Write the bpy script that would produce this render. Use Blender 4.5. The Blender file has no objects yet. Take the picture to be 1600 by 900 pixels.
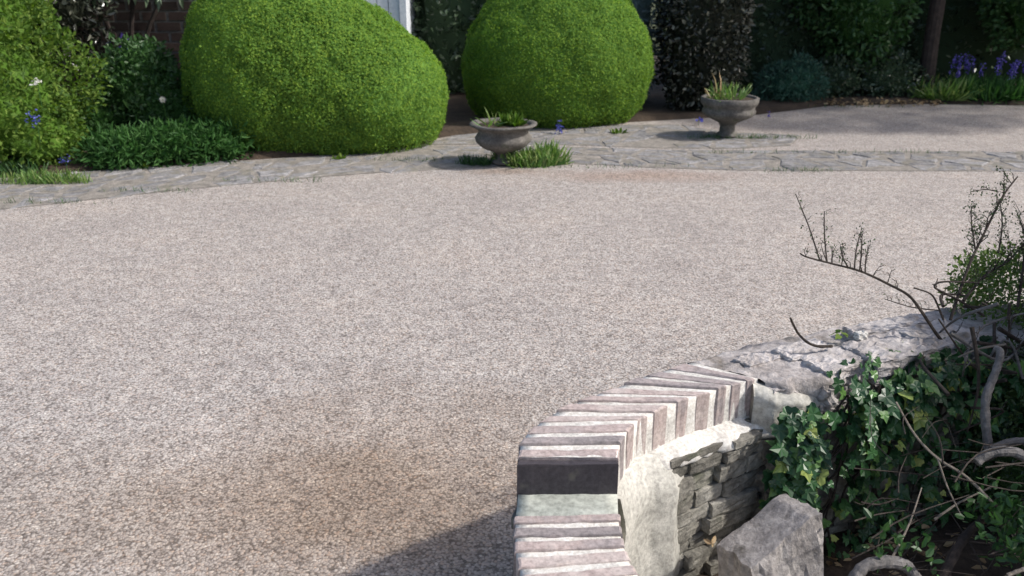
import bpy, math, random
import numpy as np
from mathutils import Vector, noise as mnoise

rng = np.random.default_rng(7)
random.seed(7)
SC = bpy.context.scene
COL = SC.collection

# ------------------------------------------------------------------ camera, sky, sun, exposure
EYE = 1.5; PITCH = math.radians(20.6); FPX = 1333.0
cd = bpy.data.cameras.new('camera'); cam = bpy.data.objects.new('camera', cd); COL.objects.link(cam)
cam.location = (0, 0, EYE); cam.rotation_euler = (math.radians(90) - PITCH, 0, 0)
cd.sensor_width = 36; cd.lens = 36 * FPX / 1600; cd.clip_start = .05; cd.clip_end = 800
cd.dof.use_dof = True; cd.dof.focus_distance = 2.3; cd.dof.aperture_fstop = 5.6
SC.camera = cam

SUN_EL = math.radians(43); SUN_AZ = math.radians(97)      # azimuth clockwise from +Y (view direction)
w = bpy.data.worlds.new('World'); SC.world = w; w.use_nodes = True
nt = w.node_tree; bg = nt.nodes['Background']
sky = nt.nodes.new('ShaderNodeTexSky'); sky.sky_type = 'NISHITA'; sky.sun_disc = False
sky.sun_elevation = SUN_EL; sky.sun_rotation = SUN_AZ; sky.dust_density = 3.0; sky.air_density = 1.0
nt.links.new(sky.outputs[0], bg.inputs[0]); bg.inputs[1].default_value = .15
sd = bpy.data.lights.new('sun', 'SUN'); sun = bpy.data.objects.new('sun', sd); COL.objects.link(sun)
sd.energy = 3.35; sd.angle = math.radians(2.2); sd.color = (1, .965, .91)
TS = Vector((math.sin(SUN_AZ) * math.cos(SUN_EL), math.cos(SUN_AZ) * math.cos(SUN_EL), math.sin(SUN_EL)))
sun.rotation_euler = TS.to_track_quat('Z', 'Y').to_euler(); sun.location = (6, 0, 9)
SC.view_settings.view_transform = 'Standard'; SC.view_settings.look = 'None'
SC.view_settings.exposure = .42; SC.view_settings.gamma = 1; SC.view_settings.use_curve_mapping = False
SC.render.engine = 'CYCLES'

# ------------------------------------------------------------------ helpers
def P(px, py, z):
    """ground-plan point seen at a photo pixel, on the level z"""
    u = (px - 800) / FPX; v = (py - 450) / FPX
    D = (EYE - z) / (math.sin(PITCH) + v * math.cos(PITCH))
    return Vector((u * D, D * (math.cos(PITCH) - v * math.sin(PITCH)), z))

def Q(px, py, D):
    u = (px - 800) / FPX; v = (py - 450) / FPX
    return Vector((u * D, D * (math.cos(PITCH) - v * math.sin(PITCH)), EYE - D * (math.sin(PITCH) + v * math.cos(PITCH))))

def tag(o, label=None, cat=None, group=None, kind=None):
    if label: o['label'] = label
    if cat: o['category'] = cat
    if group: o['group'] = group
    if kind: o['kind'] = kind
    return o

def empty(name, loc, label, cat, group=None):
    o = bpy.data.objects.new(name, None); COL.objects.link(o); o.location = loc; o.empty_display_size = .1
    return tag(o, label, cat, group)

def mesh(name, V, F, mat, parent=None, smooth=False, origin=None):
    """verts are world coordinates; the object's origin is its parent's place (or origin)"""
    V = np.asarray(V, dtype=float).reshape(-1, 3)
    base = Vector(parent.matrix_basis.translation) if parent is not None else Vector(origin or (0, 0, 0))
    if parent is not None and parent.parent is not None:
        base = base + Vector(parent.parent.matrix_basis.translation)
    V = V - np.array(base)
    me = bpy.data.meshes.new(name)
    me.from_pydata(V.tolist(), [], F)
    me.update()
    for m in (mat if isinstance(mat, (list, tuple)) else [mat]): me.materials.append(m)
    if smooth: me.polygons.foreach_set('use_smooth', [True] * len(me.polygons))
    o = bpy.data.objects.new(name, me); COL.objects.link(o)
    if parent is not None: o.parent = parent
    else: o.location = base
    return o

class MB:
    def __init__(s): s.v = []; s.f = []; s.n = 0
    def add(s, V, F):
        V = np.asarray(V, dtype=float).reshape(-1, 3)
        s.v.append(V); k = s.n
        s.f += [[i + k for i in f] for f in F]; s.n += len(V); return s
    def addnp(s, V, F):
        s.v.append(V); s.f += (np.asarray(F) + s.n).tolist(); s.n += len(V)
    def build(s, name, mat, parent=None, smooth=False, origin=None):
        return mesh(name, np.concatenate(s.v), s.f, mat, parent, smooth, origin)

def lump(p, seed=0., f=1.):
    """cheap smooth 3-D noise, roughly -1..1, vectorised"""
    p = np.asarray(p) * f + seed * 3.71
    x, y, z = p[..., 0], p[..., 1], p[..., 2]
    return (np.sin(1.7*x + 2.1*np.sin(1.3*y + .7*z)) + np.sin(2.3*y + 1.9*np.sin(1.1*z + 1.7*x) + 1.3)
            + np.sin(2.9*z + 1.5*np.sin(2.1*x - 1.2*y) + 2.2) + .6*np.sin(5.1*x + 3.9*y - 4.4*z + .5)) / 3.6

def fbm(p, seed=0., f=1.):
    return lump(p, seed, f) * .55 + lump(p, seed + 5.3, f*2.3) * .3 + lump(p, seed + 9.1, f*5.1) * .18

def tube(pts, rad, sides=6, jit=0., sub=1, ring=0.):
    """tapered tube through points"""
    pts = [Vector(p) for p in pts]
    if isinstance(rad, (int, float)): rad = [rad] * len(pts)
    if sub > 1 and len(pts) > 2:                      # Catmull-Rom
        np_, nr = [], []
        for i in range(len(pts) - 1):
            p0 = pts[max(i-1, 0)]; p1 = pts[i]; p2 = pts[i+1]; p3 = pts[min(i+2, len(pts)-1)]
            for k in range(sub):
                t = k / sub
                np_.append(.5*((2*p1) + (p2-p0)*t + (2*p0-5*p1+4*p2-p3)*t*t + (3*p1-p0-3*p2+p3)*t**3))
                nr.append(rad[i]*(1-t) + rad[i+1]*t)
        np_.append(pts[-1]); nr.append(rad[-1]); pts, rad = np_, nr
    V, F = [], []
    up = Vector((.13, .21, .97))
    if ring: rad = [r_*(1+ring*random.uniform(-1, 1)) for r_ in rad]
    for i, p in enumerate(pts):
        t = (pts[min(i+1, len(pts)-1)] - pts[max(i-1, 0)]).normalized()
        a = t.cross(up)
        if a.length < .05: a = t.cross(Vector((1, 0, 0)))
        a.normalize(); b = t.cross(a).normalized()
        for k in range(sides):
            th = 2*math.pi*k/sides
            r = rad[i] * (1 + jit*(random.random()-.5)*2)
            V.append(p + (a*math.cos(th) + b*math.sin(th)) * r)
    n = len(pts)
    for i in range(n-1):
        for k in range(sides):
            F.append([i*sides+k, i*sides+(k+1) % sides, (i+1)*sides+(k+1) % sides, (i+1)*sides+k])
    F.append(list(range(sides))[::-1]); F.append([(n-1)*sides+k for k in range(sides)])
    return V, F

def along(pts, t):
    pts = [Vector(p) for p in pts]; L = [(pts[i+1]-pts[i]).length for i in range(len(pts)-1)]
    d = t * sum(L)
    for i, l in enumerate(L):
        if d <= l or i == len(L)-1: return pts[i].lerp(pts[i+1], min(1, d/max(l, 1e-6))), (pts[i+1]-pts[i]).normalized()
        d -= l

# leaf templates: (along, side, up) and faces
T_OVAL = (np.array([[0,0,0],[.3,-.25,.07],[.72,-.2,.06],[1,0,-.04],[.72,.2,.06],[.3,.25,.07]]), [[0,1,2,3],[0,3,4,5]])
T_LONG = (np.array([[0,0,0],[.35,-.13,.05],[.75,-.1,0],[1.05,0,-.12],[.75,.1,0],[.35,.13,.05]]), [[0,1,2,3],[0,3,4,5]])
T_TINY = (np.array([[0,0,0],[.5,-.3,.08],[1,0,0],[.5,.3,.08]]), [[0,1,2,3]])
T_BLADE = (np.array([[0,-.035,0],[0,.035,0],[.4,.04,.03],[.4,-.04,.03],[.75,.03,-.05],[.75,-.03,-.05],[1,0,-.2]]), [[0,1,2,3],[3,2,4,5],[5,4,6]])
T_IVY = (np.array([[.28,0,0],[0,0,.0],[-.10,-.24,.03],[.04,-.46,.0],[.28,-.36,.05],[.46,-.44,-.02],[.60,-.23,.04],[1,0,-.10],[.60,.23,.04],[.46,.44,-.02],[.28,.36,.05],[.04,.46,.0],[-.10,.24,.03]]),
         [[0,i,i+1] for i in range(1, 12)] + [[0,12,1]])
T_PETAL = (np.array([[0,-.2,0],[0,.2,0],[.7,.3,.12],[1,0,.25],[.7,-.3,.12]]), [[0,1,2,3,4]])

def unit(a): return a / np.maximum(np.linalg.norm(a, axis=-1, keepdims=True), 1e-9)

def leaves(mb, pts, nrm, size, tmpl, spread=1., flat=0., sv=.35, down=0.):
    """leaf at each point; axis = nrm mixed with random; flat=1 lets the blade face nrm"""
    n = len(pts); T, F = tmpl
    r1 = rng.normal(size=(n, 3)); r2 = rng.normal(size=(n, 3))
    if flat > 0:
        up = unit(np.asarray(nrm) + (1-flat) * r1)
        ax = unit(np.cross(up, r2) + np.array([0, 0, -down]))
        ax = unit(ax - up * np.sum(ax*up, axis=1, keepdims=True))
    else:
        ax = unit(np.asarray(nrm) + spread * r1 + np.array([0, 0, -down]))
        up = unit(np.cross(ax, r2))
    si = np.cross(up, ax)
    s = (size * (1 + sv * rng.uniform(-1, 1, n)))[:, None]
    k = len(T)
    V = pts[:, None, :] + s[:, None, :] * (T[None, :, 0:1]*ax[:, None, :] + T[None, :, 1:2]*si[:, None, :] + T[None, :, 2:3]*up[:, None, :])
    V = V.reshape(-1, 3)
    base = mb.n
    off = (np.arange(n) * k + base)
    for f in F:
        mb.f += (off[:, None] + np.array(f)[None, :]).tolist()
    mb.v.append(V); mb.n += len(V)

def sph(n):
    d = rng.normal(size=(n, 3)); return unit(d)

def ell_core(mb, c, r, k=.86, seg=20, rings=12, amp=.06, seed=0, e=1.0, zmin=None):
    V = []; F = []
    for i in range(rings+1):
        ph = math.pi*i/rings
        for j in range(seg):
            th = 2*math.pi*j/seg
            V.append((math.sin(ph)*math.cos(th), math.sin(ph)*math.sin(th), math.cos(ph)))
    V = np.array(V)
    V = shape_e(V, e)
    V = V * (1 + amp*lump(V, seed, 2.2))[:, None] * np.array(r) * k + np.array(c)
    if zmin is not None: V[:, 2] = np.maximum(V[:, 2], zmin)
    for i in range(rings):
        for j in range(seg):
            F.append([i*seg+j, (i+1)*seg+j, (i+1)*seg+(j+1) % seg, i*seg+(j+1) % seg])
    mb.add(V, F)

def shape_e(d, e):
    """push unit directions toward a superellipsoid (e>1 boxier)"""
    if e == 1.0: return d
    q = 2*e
    m = (np.abs(d)**q).sum(axis=1)**(1/q)
    return d / m[:, None]

def bush(name, ells, n, size, tmpl, mat, label, cat, group=None, depth=.1, amp=.05, lf=2.2, e=1.0, core=.86, spread=.9,
         flat=0., down=0., parent=None, zmin=.0, sv=.35, clump=0., skip=None, coremat=None):
    """foliage mass over a union of ellipsoids, leaves in a shell around a leafy core, one mesh"""
    mb = MB()
    area = np.array([r[0]*r[1]+r[1]*r[2]+r[0]*r[2] for c, r in ells]); area = area/area.sum()
    base = (ells[0][0][0], ells[0][0][1], 0)
    for i, (c, r) in enumerate(ells):
        if core > 0: ell_core(mb, c, r, core, seed=i, amp=amp, e=e, zmin=0.01)
    nc = len(mb.f)
    for i, (c, r) in enumerate(ells):
        m = int(n*area[i]*1.35)
        d = sph(m); s = shape_e(d, e)
        rad = 1 + amp*lump(s, i, lf) + amp*.6*lump(s, i+3, lf*3.1)
        dep = rng.beta(1.2, 2.2, m) * depth / np.mean(r)
        if clump: dep = dep + clump*np.maximum(0, lump(s*np.array(r), i+7, 9.))
        p = s * (rad - dep)[:, None] * np.array(r) + np.array(c)
        nr = unit(d / np.array(r))
        keep = p[:, 2] > zmin
        for j, (c2, r2) in enumerate(ells):
            if j != i:
                q = (p-np.array(c2))/np.array(r2)
                keep &= (np.abs(q)**(2*e)).sum(axis=1) > .80
        if skip is not None: keep &= ~skip(p)
        p = p[keep]; nr = nr[keep]
        leaves(mb, p, nr, size, tmpl, spread, flat, sv, down)
    coremat = coremat or CORE.get(mat.name)
    mats = [mat, coremat] if coremat else [mat]
    o = mb.build(name, mats, parent, origin=None if parent is not None else base)
    if coremat:
        idx = np.zeros(len(o.data.polygons), dtype=np.int32); idx[:nc] = 1
        o.data.polygons.foreach_set('material_index', idx)
    if label: tag(o, label, cat, group)
    return o

# ------------------------------------------------------------------ materials
def newmat(name):
    m = bpy.data.materials.new(name); m.use_nodes = True
    nt = m.node_tree; b = nt.nodes['Principled BSDF']; return m, nt, b

def N(nt, t, **kw):
    n = nt.nodes.new(t)
    for k, v in kw.items(): setattr(n, k, v)
    return n

def ramp(nt, cols, pos=None, interp='LINEAR'):
    r = N(nt, 'ShaderNodeValToRGB'); cr = r.color_ramp; cr.interpolation = interp
    pos = pos or [i/(len(cols)-1) for i in range(len(cols))]
    while len(cr.elements) < len(cols): cr.elements.new(.5)
    for e_, c, p in zip(cr.elements, cols, pos): e_.position = p; e_.color = (*c, 1)
    return r

CORE = {}
def leafmat(name, cols, rough=.5, trans=.3, tcol=None, spec=.5, pos=None):
    m, nt, b = newmat(name)
    cm, _, cb = newmat(name + '_inner'); cb.inputs['Base Color'].default_value = (*cols[1], 1); cb.inputs['Roughness'].default_value = .9; cb.inputs['Specular IOR Level'].default_value = .1; CORE[name] = cm
    g = N(nt, 'ShaderNodeNewGeometry'); r = ramp(nt, cols, pos)
    nt.links.new(g.outputs['Random Per Island'], r.inputs[0])
    nt.links.new(r.outputs[0], b.inputs['Base Color'])
    b.inputs['Roughness'].default_value = rough; b.inputs['Specular IOR Level'].default_value = spec
    if trans > 0:
        t = N(nt, 'ShaderNodeBsdfTranslucent'); mx = N(nt, 'ShaderNodeMixShader'); mx.inputs[0].default_value = trans
        hs = N(nt, 'ShaderNodeHueSaturation'); hs.inputs['Saturation'].default_value = 1.1; hs.inputs['Value'].default_value = 1.5
        nt.links.new(r.outputs[0], hs.inputs['Color']); nt.links.new(hs.outputs[0], t.inputs[0])
        nt.links.new(b.outputs[0], mx.inputs[1]); nt.links.new(t.outputs[0], mx.inputs[2])
        nt.links.new(mx.outputs[0], nt.nodes['Material Output'].inputs[0])
    return m

def stonemat(name, cols, scale=8., bump=.4, rough=.85, pos=None, island=.0, fine=60., moss=None, dist=.01):
    m, nt, b = newmat(name)
    tc = N(nt, 'ShaderNodeTexCoord')
    n1 = N(nt, 'ShaderNodeTexNoise'); n1.inputs['Scale'].default_value = scale; n1.inputs['Detail'].default_value = 7; n1.inputs['Roughness'].default_value = .62
    n2 = N(nt, 'ShaderNodeTexNoise'); n2.inputs['Scale'].default_value = fine; n2.inputs['Detail'].default_value = 5; n2.inputs['Roughness'].default_value = .7
    for n in (n1, n2): nt.links.new(tc.outputs['Object'], n.inputs['Vector'])
    r = ramp(nt, cols, pos)
    g = N(nt, 'ShaderNodeNewGeometry')
    ma = N(nt, 'ShaderNodeMath', operation='MULTIPLY_ADD'); ma.inputs[1].default_value = island; 
    nt.links.new(g.outputs['Random Per Island'], ma.inputs[0])
    mb_ = N(nt, 'ShaderNodeMath', operation='MULTIPLY_ADD'); mb_.inputs[1].default_value = 1.7; mb_.inputs[2].default_value = -.35 - island*.5
    nt.links.new(n1.outputs[0], mb_.inputs[0]); nt.links.new(mb_.outputs[0], ma.inputs[2]); nt.links.new(ma.outputs[0], r.inputs[0])
    mx = N(nt, 'ShaderNodeMixRGB', blend_type='OVERLAY'); mx.inputs[0].default_value = .55
    r2 = ramp(nt, [(.2,.2,.2),(.8,.8,.8)], [.32, .68])
    nt.links.new(n2.outputs[0], r2.inputs[0])
    nt.links.new(r.outputs[0], mx.inputs[1]); nt.links.new(r2.outputs[0], mx.inputs[2])
    out = mx.outputs[0]
    if moss:
        n3 = N(nt, 'ShaderNodeTexNoise'); n3.inputs['Scale'].default_value = moss[1]; n3.inputs['Detail'].default_value = 4
        nt.links.new(tc.outputs['Object'], n3.inputs['Vector'])
        r3 = ramp(nt, [(0,0,0),(1,1,1)], [moss[2], moss[2]+.12]); nt.links.new(n3.outputs[0], r3.inputs[0])
        m3 = N(nt, 'ShaderNodeMixRGB'); nt.links.new(r3.outputs[0], m3.inputs[0]); nt.links.new(out, m3.inputs[1]); m3.inputs[2].default_value = (*moss[0], 1)
        out = m3.outputs[0]
    nt.links.new(out, b.inputs['Base Color']); b.inputs['Roughness'].default_value = rough
    b.inputs['Specular IOR Level'].default_value = .3
    bp = N(nt, 'ShaderNodeBump'); bp.inputs['Strength'].default_value = bump; bp.inputs['Distance'].default_value = dist
    ad = N(nt, 'ShaderNodeMath', operation='MULTIPLY_ADD'); ad.inputs[1].default_value = .5
    nt.links.new(n2.outputs[0], ad.inputs[0]); nt.links.new(n1.outputs[0], ad.inputs[2])
    nt.links.new(ad.outputs[0], bp.inputs['Height']); nt.links.new(bp.outputs[0], b.inputs['Normal'])
    return m

def gravelmat():
    m, nt, b = newmat('gravel_surface')
    tc = N(nt, 'ShaderNodeTexCoord')
    wn = N(nt, 'ShaderNodeTexNoise'); wn.inputs['Scale'].default_value = 70; wn.inputs['Detail'].default_value = 2
    nt.links.new(tc.outputs['Object'], wn.inputs['Vector'])
    wm = N(nt, 'ShaderNodeMixRGB', blend_type='LINEAR_LIGHT'); wm.inputs[0].default_value = .006
    nt.links.new(tc.outputs['Object'], wm.inputs[1]); nt.links.new(wn.outputs['Color'], wm.inputs[2])
    v = N(nt, 'ShaderNodeTexVoronoi'); v.inputs['Scale'].default_value = 118; v.inputs['Randomness'].default_value = 1
    nt.links.new(wm.outputs[0], v.inputs['Vector'])
    sp = N(nt, 'ShaderNodeSeparateColor'); nt.links.new(v.outputs['Color'], sp.inputs[0])
    r = ramp(nt, [(.215,.193,.178),(.335,.305,.282),(.395,.358,.333),(.43,.393,.360),(.47,.438,.413),(.44,.36,.305),(.61,.573,.53)], [0,.16,.36,.55,.74,.9,1])
    nt.links.new(sp.outputs[0], r.inputs[0])
    # gaps between chippings
    rg = ramp(nt, [(1,1,1),(1,1,1),(.30,.27,.25)], [0,.45,.78]); nt.links.new(v.outputs['Distance'], rg.inputs[0])
    ms = N(nt, 'ShaderNodeMath', operation='MULTIPLY'); ms.inputs[1].default_value = 1.0
    nt.links.new(v.outputs['Distance'], ms.inputs[0]); nt.links.new(ms.outputs[0], rg.inputs[0])
    mg = N(nt, 'ShaderNodeMixRGB', blend_type='MULTIPLY'); mg.inputs[0].default_value = .8
    nt.links.new(r.outputs[0], mg.inputs[1]); nt.links.new(rg.outputs[0], mg.inputs[2])
    # broad uneven wear, soft brown patches on the near drive, brownish marks at the rim of the paving
    big = N(nt, 'ShaderNodeTexNoise'); big.inputs['Scale'].default_value = 1.5; big.inputs['Detail'].default_value = 5; big.inputs['Roughness'].default_value = .6
    nt.links.new(tc.outputs['Object'], big.inputs['Vector'])
    rb = ramp(nt, [(.90,.895,.90),(1.0,1.0,1.0),(1.07,1.045,1.02)], [.3,.5,.72]); nt.links.new(big.outputs[0], rb.inputs[0])
    m2 = N(nt, 'ShaderNodeMixRGB', blend_type='MULTIPLY'); m2.inputs[0].default_value = 1
    nt.links.new(mg.outputs[0], m2.inputs[1]); nt.links.new(rb.outputs[0], m2.inputs[2])
    med = N(nt, 'ShaderNodeTexNoise'); med.inputs['Scale'].default_value = 14; med.inputs['Detail'].default_value = 4
    nt.links.new(tc.outputs['Object'], med.inputs['Vector'])
    rm = ramp(nt, [(.89,.88,.88),(1.09,1.09,1.09)], [.36,.64]); nt.links.new(med.outputs[0], rm.inputs[0])
    m3 = N(nt, 'ShaderNodeMixRGB', blend_type='MULTIPLY'); m3.inputs[0].default_value = 1
    nt.links.new(m2.outputs[0], m3.inputs[1]); nt.links.new(rm.outputs[0], m3.inputs[2])
    out = m3.outputs[0]
    def tint_patch(cx, cy, rx, ry, col, fac, out, soft=.55):
        mp = N(nt, 'ShaderNodeMapping', vector_type='POINT')
        mp.inputs['Scale'].default_value = (1/rx, 1/ry, 1); mp.inputs['Location'].default_value = (-cx/rx, -cy/ry, 0)
        nt.links.new(tc.outputs['Object'], mp.inputs[0])
        ln = N(nt, 'ShaderNodeVectorMath', operation='LENGTH'); nt.links.new(mp.outputs[0], ln.inputs[0])
        sm = N(nt, 'ShaderNodeMath', operation='MULTIPLY_ADD'); sm.inputs[1].default_value = 1.4
        nt.links.new(big.outputs[0], sm.inputs[0]); nt.links.new(ln.outputs['Value'], sm.inputs[2])
        rr = ramp(nt, [(1,1,1),(0,0,0)], [1.45-soft-.2, 1.7]); 
        dv = N(nt, 'ShaderNodeMath', operation='MULTIPLY'); dv.inputs[1].default_value = .5
        rr.color_ramp.elements[0].position = .45; rr.color_ramp.elements[1].position = .85
        nt.links.new(sm.outputs[0], dv.inputs[0]); nt.links.new(dv.outputs[0], rr.inputs[0])
        f = N(nt, 'ShaderNodeMath', operation='MULTIPLY'); f.inputs[1].default_value = fac; nt.links.new(rr.outputs[0], f.inputs[0])
        mm = N(nt, 'ShaderNodeMixRGB', blend_type='MULTIPLY'); nt.links.new(f.outputs[0], mm.inputs[0])
        nt.links.new(out, mm.inputs[1]); mm.inputs[2].default_value = (*col, 1); return mm.outputs[0]
    c = P(180, 800, 0); out = tint_patch(c.x, c.y, 1.1, .55, (.84,.79,.73), .8, out)
    c = P(620, 780, 0); out = tint_patch(c.x, c.y, 1.05, .85, (.77,.67,.57), .95, out)
    c = P(990, 275, 0); out = tint_patch(c.x, c.y, 1.0, .25, (.88,.74,.66), .8, out)
    c = P(800, 268, 0); out = tint_patch(c.x, c.y, .45, .14, (.75,.66,.60), .8, out)
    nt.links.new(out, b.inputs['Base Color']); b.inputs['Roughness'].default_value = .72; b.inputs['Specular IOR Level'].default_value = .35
    inv = N(nt, 'ShaderNodeMath', operation='MULTIPLY_ADD'); inv.inputs[1].default_value = -1; inv.inputs[2].default_value = 1
    nt.links.new(v.outputs['Distance'], inv.inputs[0])
    a2 = N(nt, 'ShaderNodeMath', operation='MULTIPLY_ADD'); a2.inputs[1].default_value = .8
    nt.links.new(sp.outputs[1], a2.inputs[0]); nt.links.new(inv.outputs[0], a2.inputs[2])
    bp = N(nt, 'ShaderNodeBump'); bp.inputs['Strength'].default_value = .6; bp.inputs['Distance'].default_value = .004
    nt.links.new(a2.outputs[0], bp.inputs['Height']); nt.links.new(bp.outputs[0], b.inputs['Normal'])
    return m

M = {}
M['gravel'] = gravelmat()
M['chip'] = leafmat('stone_chips', [(.16,.13,.11),(.30,.26,.225),(.37,.32,.275),(.45,.41,.37),(.42,.32,.26),(.72,.67,.61)], .6, 0, pos=[0,.2,.5,.75,.9,1])
M['soil'] = stonemat('soil', [(.022,.016,.012),(.05,.036,.026),(.085,.06,.042)], 6, .8, .95, fine=40, dist=.02)
M['ground'] = stonemat('rough_ground', [(.03,.028,.016),(.05,.06,.02),(.07,.06,.035)], 2, .6, .95, fine=20)
M['slab'] = stonemat('weathered_paving', [(.10,.097,.096),(.21,.203,.202),(.31,.30,.302)], 10, 1.0, .9, island=.40, fine=38, moss=((.19,.175,.145), 7, .52), dist=.02)
M['joint'] = stonemat('paving_joint', [(.09,.08,.07),(.22,.20,.175),(.34,.30,.27)], 12, .8, .95, fine=80)
M['brick'] = stonemat('old_pink_brick', [(.22,.195,.192),(.29,.25,.243),(.36,.29,.27),(.41,.35,.325)], 14, .35, .8, island=.85, fine=90, dist=.004)
M['dbrick'] = stonemat('dark_blue_brick', [(.035,.03,.036),(.05,.044,.05),(.075,.062,.065)], 12, .25, .55, fine=80, dist=.003, moss=((.13,.125,.10), 13, .63))
M['mortar'] = stonemat('pale_mortar', [(.42,.40,.365),(.55,.525,.485),(.64,.615,.575)], 9, .5, .9, fine=120, dist=.006)
M['render'] = stonemat('cream_render', [(.25,.24,.215),(.40,.385,.345),(.54,.52,.475)], 6, .5, .9, fine=70, dist=.008)
M['sage'] = stonemat('grey_green_mortar', [(.25,.26,.23),(.33,.345,.305),(.42,.42,.37)], 7, .35, .85, fine=60, dist=.005)
M['stone'] = stonemat('rubble_stone', [(.07,.066,.055),(.15,.14,.12),(.26,.245,.21),(.36,.34,.30)], 12, .9, .9, island=.4, fine=75, dist=.01, moss=((.07,.075,.045), 9, .62))
M['cap'] = stonemat('rough_cap_stone', [(.12,.11,.10),(.30,.27,.255),(.45,.415,.40),(.56,.53,.505)], 11, 1.0, .9, island=.3, fine=60, dist=.012, moss=((.13,.105,.075), 8, .62))
M['block'] = stonemat('pale_stone_block', [(.15,.135,.125),(.30,.275,.26),(.44,.41,.385)], 13, .8, .88, fine=60, dist=.01, moss=((.10,.09,.08), 14, .60))
M['urn'] = stonemat('weathered_cast_stone', [(.055,.05,.046),(.11,.102,.092),(.19,.176,.16)], 10, .6, .9, fine=60, dist=.006, moss=((.06,.065,.04), 9, .6))
M['wallbrick'] = stonemat('dark_brown_brick', [(.024,.017,.015),(.042,.029,.025),(.07,.048,.04)], 5, .4, .9, island=.9, fine=50)
M['wallmortar'] = stonemat('old_mortar', [(.17,.155,.14),(.28,.26,.24)], 5, .4, .9)
M['white'] = stonemat('white_painted_boards', [(.58,.62,.66),(.68,.71,.75),(.74,.77,.80)], 3, .15, .6, fine=30)
M['roof'] = stonemat('roof_felt', [(.03,.03,.032),(.06,.06,.06)], 8, .5, .95)
M['bark'] = stonemat('brown_bark', [(.018,.013,.012),(.036,.027,.023),(.065,.05,.042)], 18, .9, .9, fine=90)
M['greybark'] = stonemat('grey_bark', [(.07,.065,.06),(.13,.12,.115),(.22,.205,.20)], 16, .7, .8, fine=110)
M['twig'] = stonemat('dark_twig', [(.018,.014,.011),(.04,.03,.024),(.075,.06,.05)], 30, .6, .8, fine=150)
M['paletwig'] = stonemat('pale_dead_twig', [(.10,.08,.065),(.19,.16,.13),(.28,.24,.20)], 30, .6, .8, fine=150)
M['box'] = leafmat('clipped_yellow_green', [(.095,.19,.042),(.125,.235,.044),(.165,.275,.044),(.22,.32,.048)], .8, .38, spec=.12)
M['light'] = leafmat('light_green_leaves', [(.04,.085,.014),(.065,.13,.018),(.10,.17,.024),(.15,.22,.04)], .65, .32, spec=.25)
M['mid'] = leafmat('mid_green_leaves', [(.022,.065,.018),(.04,.10,.025),(.065,.14,.04)], .5, .25)
M['dark'] = leafmat('dark_glossy_leaves', [(.024,.042,.024),(.042,.068,.036),(.06,.095,.048),(.11,.14,.09)], .30, .08, pos=[0,.4,.85,1])
M['glint'] = leafmat('grey_green_glossy_leaves', [(.014,.018,.013),(.028,.032,.022),(.05,.055,.04),(.30,.30,.24)], .25, .08, pos=[0,.5,.86,1])
M['silver'] = leafmat('silvery_leaves', [(.07,.11,.10),(.14,.19,.18),(.24,.30,.31)], .5, .15)
M['palegreen'] = leafmat('pale_green_leaves', [(.05,.09,.05),(.10,.15,.08),(.20,.26,.17)], .5, .2)
M['teal'] = leafmat('blue_green_leaves', [(.02,.06,.04),(.035,.10,.065),(.06,.14,.10)], .55, .2)
M['fern'] = leafmat('soft_green_leaves', [(.025,.075,.018),(.04,.11,.026),(.065,.15,.036)], .65, .3, spec=.25)
M['grass'] = leafmat('grass_blades', [(.06,.14,.025),(.10,.20,.04),(.16,.26,.06),(.26,.30,.12)], .5, .3)
M['ivy'] = leafmat('ivy_leaves', [(.012,.040,.016),(.022,.070,.024),(.04,.11,.035),(.10,.20,.05),(.30,.33,.08)], .40, .12, pos=[0,.4,.75,.93,1], spec=.4)
M['needle'] = leafmat('small_shrub_leaves', [(.016,.030,.012),(.035,.065,.02),(.07,.12,.035)], .5, .2)
M['brightneedle'] = leafmat('fresh_shrub_leaves', [(.05,.09,.02),(.09,.155,.03),(.15,.22,.05)], .5, .3)
M['blue'] = leafmat('blue_petals', [(.04,.05,.25),(.08,.09,.36),(.14,.15,.50)], .5, .3)
M['violet'] = leafmat('violet_petals', [(.07,.05,.28),(.13,.10,.45),(.20,.16,.58)], .5, .3)
M['whitepetal'] = leafmat('white_petals', [(.5,.5,.45),(.7,.7,.65)], .6, .3)
M['deadleaf'] = leafmat('dead_leaf', [(.16,.10,.05),(.30,.21,.11),(.42,.33,.2)], .6, .2)

# ------------------------------------------------------------------ wall plan (metres), far edge F and near edge N of the coping
Ft = [(.013,1.553),(.014,1.594),(.028,1.642),(.058,1.693),(.098,1.743),(.151,1.790),(.204,1.835),(.271,1.882),(.328,1.928),(.393,1.968),(.467,2.014)]
Nt = [(.224,1.553),(.234,1.599),(.255,1.653),(.284,1.705),(.324,1.737),(.386,1.787),(.441,1.822),(.498,1.855),(.540,1.880),(.582,1.901),(.618,1.917)]
Ft2 = [(.467,2.014),(.568,2.089),(.748,2.175),(.914,2.242),(1.137,2.339),(1.35,2.40),(1.62,2.45),(2.0,2.47),(2.6,2.42),(3.4,2.3)]
Nt2 = [(.618,1.917),(.68,1.90),(.784,1.917),(.885,1.972),(1.092,2.069),(1.32,2.13),(1.60,2.18),(2.0,2.20),(2.6,2.15),(3.4,2.03)]
_low = [((808,768),(967,772)),((804,806),(968,803)),((803,816),(969,813)),((803,838),(972,834)),((804,862),(977,853)),((810,887),(985,873)),((818,914),(998,894))]
Lf = [tuple(P(*a, .455).xy) for a, b in _low] + [(.045,1.19),(.085,1.12),(.14,1.05),(.21,.99),(.30,.95),(.42,.92)]
Ln = [tuple(P(*b, .455).xy) for a, b in _low] + [(.250,1.235),(.275,1.195),(.305,1.165),(.34,1.14),(.38,1.12),(.44,1.11)]

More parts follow.
